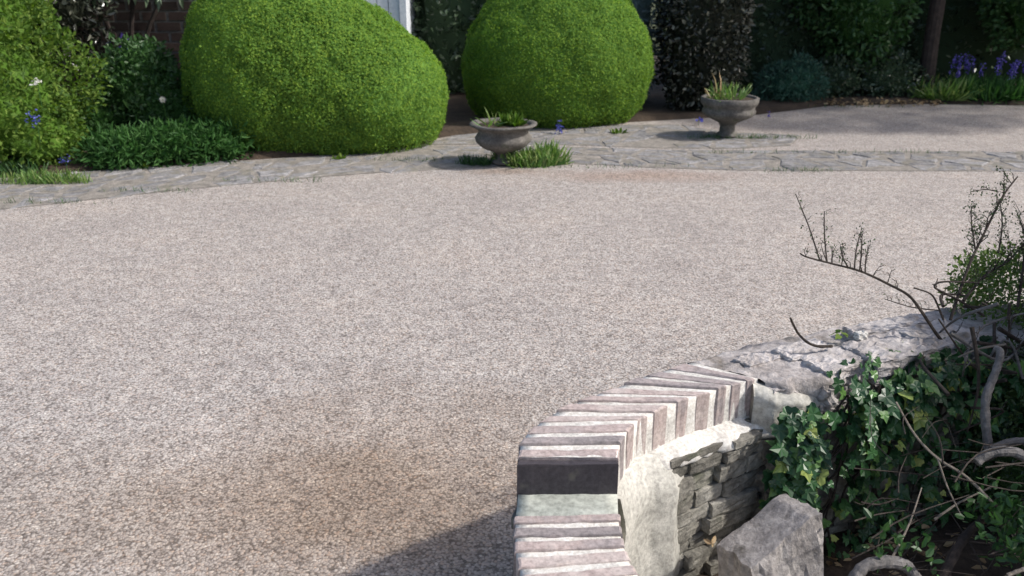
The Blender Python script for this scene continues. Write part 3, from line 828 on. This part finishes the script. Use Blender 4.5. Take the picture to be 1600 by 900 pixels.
for i in range(26):      # tangle at the heart of the shrub
    a = Q(random.uniform(1470, 1600), random.uniform(455, 640), random.uniform(2.05, 2.35))
    b = Q(random.uniform(1440, 1640), random.uniform(450, 680), random.uniform(2.05, 2.4)); c_ = (a+b)/2+Vector((random.gauss(0, .03), random.gauss(0, .03), random.gauss(.01, .04)))
    branch_part([a, c_, b], random.uniform(.003, .007), .002, 2, tw_len=.04, mat=random.choice(['twig', 'greybark', 'twig']))
# leafy masses
bush('foliage', [((1.50,2.36,.60),(.21,.22,.13)),((1.85,2.35,.62),(.32,.30,.24))], 15000, .013, T_OVAL, M['brightneedle'], None, None, depth=.13, core=.0, spread=1.2, parent=sh, amp=.15, clump=.12)
bush('foliage', [((1.44,2.08,.44),(.22,.12,.13)),((1.46,2.02,.22),(.27,.13,.22)),((1.80,2.0,.42),(.36,.34,.40))], 34000, .014, T_OVAL, M['needle'], None, None, depth=.12, core=.6, spread=1.2, parent=sh, amp=.15, clump=.10)
bush('foliage', [((2.2,1.75,.45),(.45,.5,.5)),((2.15,1.95,.80),(.56,.62,.56)),((2.10,1.40,.62),(.50,.50,.60))], 60000, .024, T_OVAL, M['needle'], None, None, depth=.13, core=.80, spread=1.1, parent=sh, amp=.15, clump=.06)  # unseen masses added beyond the frame edge to shade the right corner

# thick grey stems and bramble canes low on the right
def stem_thing(name, pts, r0, r1, mat, label, cat, group=None, sides=10, extra=None):
    b = MB(); k = len(pts); b.add(*tube(pts, [r0+(r1-r0)*i/(k-1) for i in range(k)], sides, .05, 6, .09))
    if extra:
        for e_ in extra: b.add(*e_)
    o = b.build(name, M[mat], origin=tuple(pts[0])); return tag(o, label, cat, group)
stem_thing('bare_stem', [Q(1545,700,2.02), Q(1540,660,2.02), Q(1541,620,2.03), Q(1556,580,2.06), Q(1563,552,2.08), Q(1557,545,2.1)], .011, .0085, 'greybark', 'thick smooth grey stem curving up out of the dark shrub', 'stem')
stem_thing('bare_stem', [Q(1525,722,1.92), Q(1545,709,1.92), Q(1575,705,1.92), Q(1600,713,1.93), Q(1640,740,1.95)], .011, .012, 'greybark', 'thick cut grey stem arching to the frame edge below the upright stem', 'stem')
stem_thing('bare_stem', [Q(1548,702,1.98), Q(1580,690,2.0), Q(1620,690,2.0)], .008, .009, 'greybark', 'thinner grey stem lying just above the cut arching stem', 'stem')
stem_thing('bare_stem', [Q(1330,915,1.72), Q(1350,886,1.73), Q(1385,878,1.74), Q(1415,884,1.75), Q(1432,905,1.74)], .013, .012, 'greybark', 'arched grey root at the bottom edge beside the stone block', 'root')
stem_thing('bare_stem', [Q(1470,910,1.8), Q(1500,850,1.85), Q(1530,815,1.9), Q(1560,790,1.94)], .012, .006, 'bark', 'dark thick stem slanting up from the ground litter', 'stem')
stem_thing('bramble_cane', [Q(1400,628,1.95), Q(1430,680,1.93), Q(1465,716,1.9), Q(1510,745,1.88), Q(1550,785,1.86)], .0022, .0035, 'paletwig', 'long pale cane slanting down right in front of the ivy', 'cane', sides=6)
stem_thing('bramble_cane', [Q(1465,716,1.9), Q(1480,760,1.88), Q(1505,812,1.86)], .0022, .0015, 'paletwig', 'short thin cane hanging down below the long slanting cane', 'cane', sides=6)
stem_thing('bramble_cane', [Q(1440,762,1.85), Q(1420,820,1.8), Q(1392,875,1.76)], .0012, .0028, 'paletwig', 'thin pale straight twig standing above the arched root', 'twig', sides=6)
stem_thing('bramble_cane', [Q(1460,812,1.9), Q(1500,785,1.92), Q(1555,758,1.95)], .003, .002, 'paletwig', 'pale twig lying across under the hanging cane', 'twig', sides=6)
stem_thing('bramble_cane', [Q(1497,558,2.16), Q(1530,545,2.14), Q(1572,538,2.12)], .0022, .003, 'paletwig', 'pale brown twig lying level across the top of the upright grey stem', 'twig', sides=6)
stem_thing('bramble_cane', [Q(1574,899,1.66), Q(1590,893,1.66), Q(1615,884,1.66)], .004, .004, 'paletwig', 'pale stub of dead wood in the bottom right corner', 'twig', sides=6)
b = MB()
for i in range(85):
    a = Q(random.uniform(1330, 1640), random.uniform(670, 930), random.uniform(1.72, 2.15)); 
    a.z = max(a.z, .01); an = random.gauss(.6, .6); L = random.uniform(.08, .32)
    e_ = a + Vector((math.cos(an)*L, math.sin(an)*L*.6, random.uniform(-.05, .12)*L*3)); e_.z = max(e_.z, .01)
    c_ = (a+e_)/2 + Vector((random.gauss(0, .015), random.gauss(0, .015), random.gauss(0, .012)))
    r_ = random.uniform(.0008, .0024); b.add(*tube([a, c_, e_], [r_, r_*.9, r_*.5], 4, .1, 3))
o = b.build('dead_twigs', M['twig'], origin=(1.3, 1.8, 0)); tag(o, 'tangle of thin dead twigs on the shaded soil', 'twigs', kind='stuff')
def scatter_leaves(name, n, xr, yr, size, mat, label, cat, T=T_OVAL, zr=(.01, .03), kind='stuff', nr_=(0, 0, 1), flat=.6):
    p = np.stack([rng.uniform(*xr, n), rng.uniform(*yr, n), rng.uniform(*zr, n)], axis=1); mbx = MB()
    leaves(mbx, p, np.tile(np.array(nr_, float), (n, 1)), size, T, flat=flat); o = mbx.build(name, M[mat], origin=(np.mean(xr), np.mean(yr), 0)); return tag(o, label, cat, kind=kind)
scatter_leaves('leaf_litter', 500, (.6, 1.9), (1.3, 2.0), .03, 'deadleaf', 'brown dead leaves fallen among the twigs under the shrub', 'leaves', zr=(.02, .09))
# low green weeds among the litter
for (px, py, D, n_, lab) in [(1400,855,1.80,70,'small green weed beside the arched root'), (1560,800,1.86,160,'tuft of green leaves where the long cane ends'), (1590,850,1.78,160,'dark green weed in the bottom right corner')]:
    c = Q(px, py, D); mbx = MB(); p = rng.normal(size=(n_, 3))*np.array([.035, .035, .025])+np.array(c)
    leaves(mbx, p, np.tile([0, -.3, 1.], (n_, 1)), .022, T_OVAL, spread=.8); o = mbx.build('weed', M['mid'], origin=tuple(c)); tag(o, lab, 'weed')
# things lying on the wall top
stem_thing('hooked_twig', [P(1300,541,.565), P(1278,541,.572), P(1262,535,.585), Q(1248,522,2.24), Q(1240,508,2.22), Q(1235,497,2.2)], .0042, .0028, 'twig', 'dark hooked twig curling up off the top of the wall', 'twig')
mb = MB(); c = P(1345, 524, .575)
rockbox(mb, tuple(c), (.9,.3,0), (-.3,.9,0), (0,0,1), (.034,.022,.02), 3, .6, .3, 6)
o = mb.build('pebble', M['mortar'], origin=tuple(c)); tag(o, 'small white pebble on top of the wall near the hooked twig', 'pebble')
mb = MB(); c = Vector((.43, 1.66, .17)); leaves(mb, np.tile(np.array(Q(1112, 850, 1.78)), (4, 1)), np.tile([.2, -1, .3], (4, 1)), .018, T_OVAL, flat=.5)
o = mb.build('dead_leaf', M['deadleaf'], origin=tuple(Q(1112, 850, 1.78))); tag(o, 'curled tan dead leaf caught between wall stones and block', 'leaf')
mb = MB(); p = arr([P(1300,522,.57), P(1312,524,.572), P(1318,520,.57), P(1306,518,.57)]); leaves(mb, p, np.tile([0, 0, 1.], (4, 1)), .026, T_IVY, flat=.6)
o = mb.build('fallen_leaves', M['light'], origin=tuple(p[0])); tag(o, 'pale green leaves lying on the wall top by the hooked twig', 'leaves')

# ------------------------------------------------------------------ clipped bushes
bush('clipped_bush', [((-2.13+.80*t, 8.02-.06*t, .60-.22*t), (.80-.06*t, .98-.10*t, .98-.28*t-.04*t*t)) for t in (0, .2, .4, .6, .8, 1)], 400000, .021, T_TINY, M['box'],
     'large clipped yellow green bush with a sloping right shoulder, nearest the white shed', 'bush', 'clipped bushes behind the paving', depth=.06, amp=.045, lf=2.2, e=1.10, core=.945, spread=.75, clump=.03, flat=.60)
bush('clipped_bush', [((.47,9.25,.55),(.98,.97,.88))], 105000, .021, T_TINY, M['box'],
     'rounded dome shaped clipped green bush behind the nearer stone urn', 'bush', 'clipped bushes behind the paving', depth=.06, amp=.045, lf=1.8, e=1.10, core=.945, spread=.75, clump=.03, flat=.60)

# ------------------------------------------------------------------ stone urns with plants
def urn(loc, label, s, seed, prof):
    e_ = empty('stone_urn', loc, label, 'urn', 'shallow stone garden urns on the paving')
    V = []; F = []; n_ = 48; x0, y0, z0 = loc
    for (r_, z) in prof:
        for k in range(n_):
            th = 2*math.pi*k/n_; rr = r_*(1+.012*math.sin(3*th+seed)+.006*random.uniform(-1, 1))
            if .19 < z < .30 and r_ > .15: rr *= 1+.018*math.cos(16*th)
            V.append((x0+rr*s*math.cos(th), y0+rr*s*math.sin(th), z0+z*s+.002*math.sin(5*th+seed)))
    for i in range(len(prof)-1):
        for k in range(n_): F.append([i*n_+k, i*n_+(k+1) % n_, (i+1)*n_+(k+1) % n_, (i+1)*n_+k])
    F.append([k for k in range(n_)][::-1])
    mesh('bowl', V, F, M['urn'], e_, smooth=True)
    zt = prof[-1][1]*s; rr = prof[-1][0]*s
    V = [(x0, y0, z0+zt+.01)] + [(x0+rr*1.02*math.cos(2*math.pi*k/24), y0+rr*1.02*math.sin(2*math.pi*k/24), z0+zt+.003) for k in range(24)]
    mesh('potting_soil', V, [[0, 1+k, 1+(k+1) % 24] for k in range(24)], M['soil'], e_, smooth=True)
    return e_, z0+zt
profA = [(.085,0),(.105,.004),(.108,.02),(.10,.035),(.072,.05),(.062,.075),(.068,.10),(.10,.125),(.155,.15),(.20,.185),(.228,.225),(.232,.26),(.215,.29),(.198,.315),(.205,.34),(.24,.365),(.268,.378),(.278,.388),(.275,.400),(.255,.406),(.235,.400),(.222,.385),(.215,.372)]
profB = [(.09,0),(.105,.004),(.100,.025),(.075,.045),(.07,.10),(.09,.13),(.15,.16),(.215,.19),(.245,.22),(.250,.245),(.238,.265),(.240,.285),(.262,.31),(.268,.325),(.270,.365),(.262,.372),(.240,.370),(.232,.350)]
def plant_clump(name, c, n_, size, mat, label, rad=.08, T=T_BLADE, up=1., spread=.35, cat='plant', group=None):
    mbx = MB(); th = rng.uniform(0, 2*math.pi, n_); r_ = rad*np.sqrt(rng.uniform(0, 1, n_))
    p = np.stack([c[0]+r_*np.cos(th), c[1]+r_*np.sin(th), np.full(n_, c[2]-.005)], axis=1)
    nr_ = np.stack([np.cos(th)*r_/rad*.7, np.sin(th)*r_/rad*.7, np.full(n_, up)], axis=1)
    leaves(mbx, p, unit(nr_), size, T, spread=spread, sv=.45); o = mbx.build(name, M[mat], origin=tuple(c))
    return tag(o, label, cat, group)
c1 = P(786, 259, .0)
u1, z1 = urn((c1.x, c1.y+.06, .012), 'nearer weathered stone urn with a flared lip, grass at its foot', .98, 1, [(a, b*.82) for a, b in profA])
plant_clump('potted_plant', (c1.x-.11, c1.y+.05, z1), 14, .13, 'grass', 'spiky strap leaves on the left side of the nearer urn', .05)
plant_clump('potted_plant', (c1.x+.07, c1.y+.07, z1), 120, .085, 'light', 'feathery light green plant on the right side of the nearer urn', .07, T_LONG)
c2 = P(1137, 216, 0)
u2, z2 = urn((c2.x, c2.y+.05, .012), 'farther darker stone urn with a banded rim, in front of the dark hedge', .98, 4, profB)
plant_clump('potted_plant', (c2.x-.02, c2.y+.05, z2), 110, .13, 'grass', 'bushy green strap leaved plant filling the farther urn', .15, spread=.4)
o = plant_clump('potted_plant', (c2.x-.15, c2.y+.03, z2), 7, .20, 'deadleaf', 'few withered tan leaves drooping at the left rim of the farther urn', .04, spread=.5)

def grass(name, cx, cy, rx, ry, n_, h, mat, label, kind='stuff'):
    th = rng.uniform(0, 2*math.pi, n_); r_ = np.sqrt(rng.uniform(0, 1, n_))*(1+.25*np.sin(3*th+cx))
    p = np.stack([cx+rx*r_*np.cos(th), cy+ry*r_*np.sin(th), np.full(n_, .0)], axis=1); mbx = MB()
    leaves(mbx, p, np.tile([0, 0, 1.], (n_, 1)), h, T_BLADE, spread=.4, sv=.6); o = mbx.build(name, M[mat], origin=(cx, cy, 0)); return tag(o, label, 'grass', kind=kind)
grass('grass', c1.x+.22, c1.y+.02, .27, .09, 900, .11, 'grass', 'tuft of bright green grass right of the nearer urn foot')
grass('grass', c1.x+.36, c1.y+.12, .09, .06, 220, .13, 'grass', 'taller grass blades behind the tuft by the nearer urn')
grass('grass', c1.x-.20, c1.y+.04, .16, .06, 260, .07, 'mid', 'low dark weeds left of the nearer urn foot')
grass('grass', c2.x+.15, c2.y-.02, .55, .05, 420, .04, 'mid', 'thin line of dark weeds at the farther urn foot')

# ------------------------------------------------------------------ background buildings
bw = empty('brick_wall', (-4.6, 9.0, 0), 'old dark brown brick wall behind the left hand shrubs', 'wall')
mb = MB()
def box(mb, x0, x1, y0, y1, z0, z1):
    V = [(x0,y0,z0),(x1,y0,z0),(x1,y1,z0),(x0,y1,z0),(x0,y0,z1),(x1,y0,z1),(x1,y1,z1),(x0,y1,z1)]
    mb.add(V, [[0,3,2,1],[4,5,6,7],[0,1,5,4],[1,2,6,5],[2,3,7,6],[3,0,4,7]])
box(mb, -9, -2.75, 9.012, 9.22, -.05, 2.1); mb.build('mortar', M['wallmortar'], bw)
mb = MB(); z = 0.0; row = 0
while z < 2.05:
    x = -9 - (row % 2)*.13
    while x < -2.76:
        x1 = min(x+.248, -2.75); xs = max(x, -9)
        if x1-xs > .03: box(mb, xs, x1-.016, 9.0+random.uniform(-.003, .003), 9.10, z, z+.078)
        x += .264
    z += .100; row += 1
mb.build('brickwork', M['wallbrick'], bw)
mb = MB(); box(mb, -9.03, -2.72, 8.97, 9.25, 2.1, 2.18); mb.build('coping', M['stone'], bw)

shd = empty('garden_shed', (-2.0, 9.9, 0), 'white painted timber shed with upright boards behind the larger clipped bush', 'shed')
mb = MB(); x = -2.72
while x < -1.26:
    box(mb, x, x+.115, 9.80, 9.83, .08, 2.15); x += .125
mb.build('boards', M['white'], shd)
mb = MB(); box(mb, -2.74, -1.20, 9.832, 11.4, .05, 2.14); mb.build('shed_body', M['white'], shd)
mb = MB(); box(mb, -1.225, -1.155, 9.775, 9.86, .05, 2.16); mb.build('corner_board', M['white'], shd)
mb = MB(); mb.add([(-2.9,9.6,2.17),(-1.05,9.6,2.17),(-1.05,11.6,2.5),(-2.9,11.6,2.5),(-2.9,9.6,2.24),(-1.05,9.6,2.24),(-1.05,11.6,2.57),(-2.9,11.6,2.57)], [[0,3,2,1],[4,5,6,7],[0,1,5,4],[1,2,6,5],[2,3,7,6],[3,0,4,7]])
mb.build('roof', M['roof'], shd)

# ------------------------------------------------------------------ background planting, left to right
bush('leafy_shrub', [((-4.75,7.0,.62),(1.35,.80,.92)),((-4.1,6.75,.45),(.62,.60,.50)),((-4.35,7.1,1.15),(.65,.6,.55)),((-3.75,6.75,.22),(.34,.34,.26))], 30000, .042, T_OVAL, M['light'],
     'bright light green leafy shrub at the left edge of the paving', 'shrub', depth=.22, amp=.14, lf=3, core=.72, spread=1.1, clump=.10)
bush('leafy_shrub', [((-4.15,8.05,1.35),(.55,.45,.75)),((-5.2,8.3,1.3),(.9,.5,1.2))], 5200, .065, T_OVAL, M['glint'],
     'dark grey green shrub with pale glinting leaves behind the light green shrub', 'shrub', depth=.3, amp=.15, lf=3, core=.6, spread=1.1)
bush('leafy_shrub', [((-3.36,7.85,.50),(.38,.36,.42)),((-3.1,7.75,.28),(.45,.38,.38)),((-3.75,7.6,.20),(.4,.35,.28))], 9000, .05, T_OVAL, M['mid'],
     'mid green shrub in front of the brick wall, left of the larger clipped bush', 'shrub', depth=.2, amp=.16, lf=3, core=.7, spread=1.1)
# low ferny plants along the paving
for (px, py, r_, h_, lab) in [(178,266,.30,.22,'low ferny plant at the paving edge beside the light green shrub'), (255,260,.34,.25,'low ferny plant in the middle of the row below the brick wall'), (325,254,.30,.24,'low ferny plant tucked against the foot of the larger clipped bush')]:
    c = P(px, py, 0); c.y += r_*.6
    bush('ferny_plant', [((c.x, c.y, h_*.45),(r_, r_*.8, h_*.75))], 1700, .065, T_LONG, M['fern'], lab, 'plant', 'low ferny plants along the paving edge', depth=.16, amp=.4, lf=5, core=.6, spread=.8)
# stems and hanging leaves against the brick wall
tr = empty('small_tree', (-3.75, 8.55, 0), 'thin dark stemmed small tree with drooping pale leaves before the brick wall', 'tree')
mb = MB()
for (x0, x1_) in ((-3.80,-3.95),(-3.70,-3.55),(-3.84,-4.3),(-3.66,-3.2)):
    mb.add(*tube([(x0,8.55,0),((x0*1.5+x1_*.5)/2,8.52,.8),(x1_,8.5,1.5),(x1_*1.02,8.45,2.3)], [.028,.024,.018,.010], 8, .08, 4))
mb.build('trunk', M['bark'], tr)
mb = MB(); n_ = 420; p = np.stack([rng.normal(-3.75, .45, n_), rng.normal(8.42, .25, n_), 1.30+np.abs(rng.normal(.25, .45, n_))], axis=1)
p = p[(p[:, 2] < 2.9)]
leaves(mb, p, np.tile([0, -.3, -.8], (len(p), 1)), .17, T_LONG, spread=.35, down=.4); mb.build('crown', M['palegreen'], tr)

def hedge(name, x0, x1, y0, y1, z1, n_, size, T, mat, label, cat, group=None, amp=.12, depth=.3, zlow=-.6, spread=1.1, seed=0):
    """free-growing hedge with an uneven front, leaves all through its outer layer"""
    cx, cy, cz = (x0+x1)/2, (y0+y1)/2, (z1+zlow)/2
    return bush(name, [((cx, cy, cz), ((x1-x0)/2, (y1-y0)/2, (z1-zlow)/2))], n_, size, T, M[mat], label, cat, group, depth=depth, amp=amp, lf=4, e=2.2, core=.80, spread=spread, clump=.06)
hedge('laurel_hedge', -1.35, 1.3, 10.5, 11.9, 3.0, 9500, .085, T_OVAL, 'dark', 'dark glossy laurel hedge between and behind the two clipped bushes', 'hedge')
bush('silvery_shrub', [((1.42,10.2,1.0),(.30,.35,1.0))], 1700, .085, T_LONG, M['silver'], 'silvery blue leaved shrub just right of the dome shaped bush', 'shrub', depth=.2, amp=.2, core=.5, spread=1.)
bush('holly_shrub', [((2.08,9.62,1.1),(.46,.48,1.25))], 9500, .055, T_OVAL, M['glint'], 'tall dark holly like shrub with pale glinting leaves behind the farther urn', 'shrub', depth=.22, amp=.14, lf=4, e=1.3, core=.8, spread=1.1)
hedge('dark_hedge', 2.35, 4.95, 10.85, 12.3, 3.2, 13000, .07, T_OVAL, 'dark', 'nearly black overgrown hedge behind the blue green plant', 'hedge')
bush('leafy_shrub', [((4.20,10.75,1.15),(.62,.50,.85)),((3.75,10.8,1.5),(.5,.45,.7))], 6500, .07, T_OVAL, M['mid'], 'mid green leafy shrub with lighter tips left of the brown trunk', 'shrub', depth=.25, amp=.2, lf=3, core=.6, spread=1.1, clump=.1)
bush('blue_green_plant', [((3.28,10.28,.18),(.42,.32,.26)),((3.42,10.3,.28),(.24,.24,.24))], 3200, .06, T_LONG, M['teal'], 'low blue green bushy plant at the back edge of the drive', 'plant', depth=.12, amp=.2, core=.55, spread=.9)
bush('leafy_shrub', [((4.55,10.62,.22),(.50,.35,.34)),((3.95,10.6,.20),(.45,.35,.30))], 3200, .05, T_OVAL, M['dark'], 'low dark shrub filling the ground left of the brown trunk', 'shrub', depth=.15, amp=.2, core=.6, spread=1.1)
tk = empty('tree', (5.03, 10.55, 0), 'brown trunked tree left of the bluebells, its crown above the frame', 'tree')
mb = MB(); mb.add(*tube([(5.03,10.55,-.05),(5.02,10.55,.1),(5.0,10.56,.8),(5.02,10.6,1.8),(5.1,10.7,3.2)], [.12,.095,.085,.08,.06], 12, .05, 4))
mb.add(*tube([(5.05,10.6,2.1),(5.6,10.5,2.9),(6.1,10.4,3.7)], [.05,.04,.02], 8, .06, 3)); mb.add(*tube([(5.05,10.6,2.3),(4.5,10.8,3.1),(4.0,10.8,3.9)], [.05,.035,.02], 8, .06, 3))
mb.build('trunk', M['bark'], tk)
bush('crown', [((5.1,10.7,4.0),(1.6,1.4,1.1)),((6.4,10.2,3.6),(1.3,1.3,1.0)),((3.9,10.9,3.9),(1.2,1.2,.9))], 14000, .10, T_OVAL, M['mid'], None, None, depth=.5, amp=.2, core=.55, spread=1.1, parent=tk, clump=.1, zmin=2.2)
hedge('dark_hedge', 4.9, 9.5, 11.5, 13.2, 3.4, 9000, .08, T_OVAL, 'dark', 'black shaded hedge behind the bluebells', 'hedge')
bush('leafy_shrub', [((6.45,11.0,1.35),(.72,.6,.95))], 4500, .07, T_OVAL, M['mid'], 'overhanging green shrub in the upper right corner above the bluebells', 'shrub', depth=.3, amp=.2, core=.6, spread=1.1, clump=.1, zmin=.55)
for (px, rx) in ((1490,.30),(1550,.34),(1605,.34)):
    c = P(px, 163, 0); lab = {1490:'leftmost clump of strap leaves under the bluebells', 1550:'middle clump of strap leaves under the bluebells', 1605:'clump of strap leaves under the bluebells at the frame edge'}[px]
    plant_clump('bluebell_leaves', (c.x, c.y+.32, .04), 520, .21, 'fern' if px != 1490 else 'grass', lab, rx, spread=.45, cat='plant', group='clumps of bluebell leaves')
def flower_spike(c, h, n_, size, mat, label, cat='flower', group=None, lean=0.):
    e_ = empty('bluebell', c, label, cat, group)
    top = (c[0]+lean, c[1], c[2]+h); mbx = MB(); mbx.add(*tube([c, ((c[0]+top[0])/2, c[1], c[2]+h*.55), top], [.004,.0035,.002], 4)); mbx.build('stem', M['fern'], e_)
    t = rng.uniform(.62, 1.0, n_); p = np.stack([c[0]+lean*t, np.full(n_, c[1]), c[2]+h*t], axis=1)+rng.normal(size=(n_, 3))*size*.45
    mbx = MB(); leaves(mbx, p, np.tile([0, -.2, -.3], (n_, 1)), size, T_PETAL, spread=1.); mbx.build('petals', M[mat], e_); return e_
ORD = 'first second third fourth fifth sixth seventh eighth ninth tenth eleventh twelfth thirteenth fourteenth fifteenth'.split()
for bi, px in enumerate([1465,1478,1487,1496,1505,1514,1523,1531,1540,1549,1558,1567,1576,1586,1594]):
    D = random.uniform(10.1, 10.5); c = Vector(((px-800)/FPX*D, 10.35+random.uniform(-.1, .15), .03))
    flower_spike(tuple(c), random.uniform(.40, .54), 36, .026, 'violet', ORD[bi] + ' violet bluebell spike from the left in the row before the dark hedge', group='bluebells at the back right', lean=random.uniform(-.05, .05))
def flower(px, py, D, n_, size, mat, label, sp=.02, stem=True):
    c = Q(px, py, D); e_ = empty('flower', (c.x, c.y, max(.0, c.z-.18)), label, 'flower'); mbx = MB()
    p = np.array(c)+rng.normal(size=(n_, 3))*sp; leaves(mbx, p, np.tile([.1, -1, .2], (n_, 1)), size, T_PETAL, spread=.8); mbx.build('petals', M[mat], e_)
    mbx = MB(); mbx.add(*tube([(c.x, c.y+.01, max(0, c.z-.18)), (c.x, c.y+.01, c.z)], .003, 4)); mbx.build('stem', M['fern'], e_)
flower(55,185,6.15,34,.020,'blue','tall blue flower in front of the light green shrub', .028)
flower(101,250,6.35,22,.018,'blue','small low blue flower at the foot of the light green shrub', .02)
flower(874,201,8.15,45,.024,'blue','bright blue flower at the foot of the dome shaped bush', .03)
flower(1202,179,9.1,12,.025,'violet','single violet flower right of the farther urn', .015)
flower(1092,188,8.6,12,.03,'blue','dim blue flower left of the farther urn', .018)
flower(190,82,8.35,45,.05,'violet','dim mauve flower cluster before the brick wall', .06)
flower(57,128,6.1,22,.022,'whitepetal','white round flower head on the light green shrub', .012)
# seed head of a dandelion
c = Q(254, 156, 7.1); e_ = empty('dandelion', (c.x, c.y, .0), 'dandelion clock on a thin stalk before the mid green shrub', 'flower')
mb = MB(); mb.add(*tube([(c.x, c.y, 0), (c.x+.01, c.y, c.z*.6), tuple(c)], .003, 5)); mb.build('stem', M['fern'], e_)
mb = MB(); dd = sph(220); leaves(mb, np.array(c)+dd*.006, dd, .024, T_BLADE, spread=.05, sv=.1); mb.build('seed_head', M['whitepetal'], e_)
grass('grass', *P(75, 285, 0).xy, .30, .10, 700, .07, 'grass', 'bright low grass growing on the left end of the paving')
grass('grass', *P(12, 275, 0).xy, .25, .10, 300, .10, 'mid', 'dark grass at the left edge of the frame')
for i_, (px, py, ln_w) in enumerate([(60,318,.5),(240,300,.4),(420,284,.5),(640,252,.3),(950,262,.6),(1180,240,.5),(1400,240,.6),(1330,168,.6),(1250,268,.3)]):
    c_ = P(px, py, 0); grass('grass', c_.x, c_.y, ln_w, .035, 90, .035, 'mid', 'sparse %s line of tiny weeds in the paving joints' % ['far left','second','third','short','long middle','back','right hand','shaded rear','thin front'][i_])
plant_clump('weed', tuple(P(528, 249, .0)), 22, .05, 'light', 'tiny light green weed at the foot of the larger clipped bush', .05, T_OVAL, cat='weed')
plant_clump('weed', tuple(P(226, 262, .0)), 18, .05, 'light', 'tiny weed sprouting from the paving below the ferny plants', .05, T_OVAL, cat='weed')
plant_clump('weed', tuple(P(965, 208, .0)), 22, .05, 'light', 'tiny light green weed at the foot of the dome shaped bush', .06, T_OVAL, cat='weed')
scatter_leaves('leaf_litter', 260, (3.4, 5.0), (9.9, 10.3), .05, 'deadleaf', 'dead leaves scattered along the back edge of the drive', 'leaves', zr=(.005, .05))

# unseen tall tree added beyond the right edge to shade the back corner
ts = empty('tree', (8.6, 10.0, 0), 'unseen tall broad tree added beyond the right edge for its shade', 'tree')
mb = MB(); mb.add(*tube([(8.6,10.0,-.05),(8.55,10.0,1.5),(8.6,10.1,3.5),(8.5,10.2,5.5)], [.24,.18,.15,.07], 12, .05, 4)); mb.build('trunk', M['bark'], ts)
bush('crown', [((8.4,10.3,4.9),(2.2,2.3,1.9)),((7.6,12.2,4.6),(2.0,1.6,1.7)),((8.0,8.7,4.2),(1.8,1.1,1.2))], 8500, .15, T_OVAL, M['mid'], None, None, depth=1.0, amp=.2, core=.0, spread=1.1, parent=ts, clump=.1)
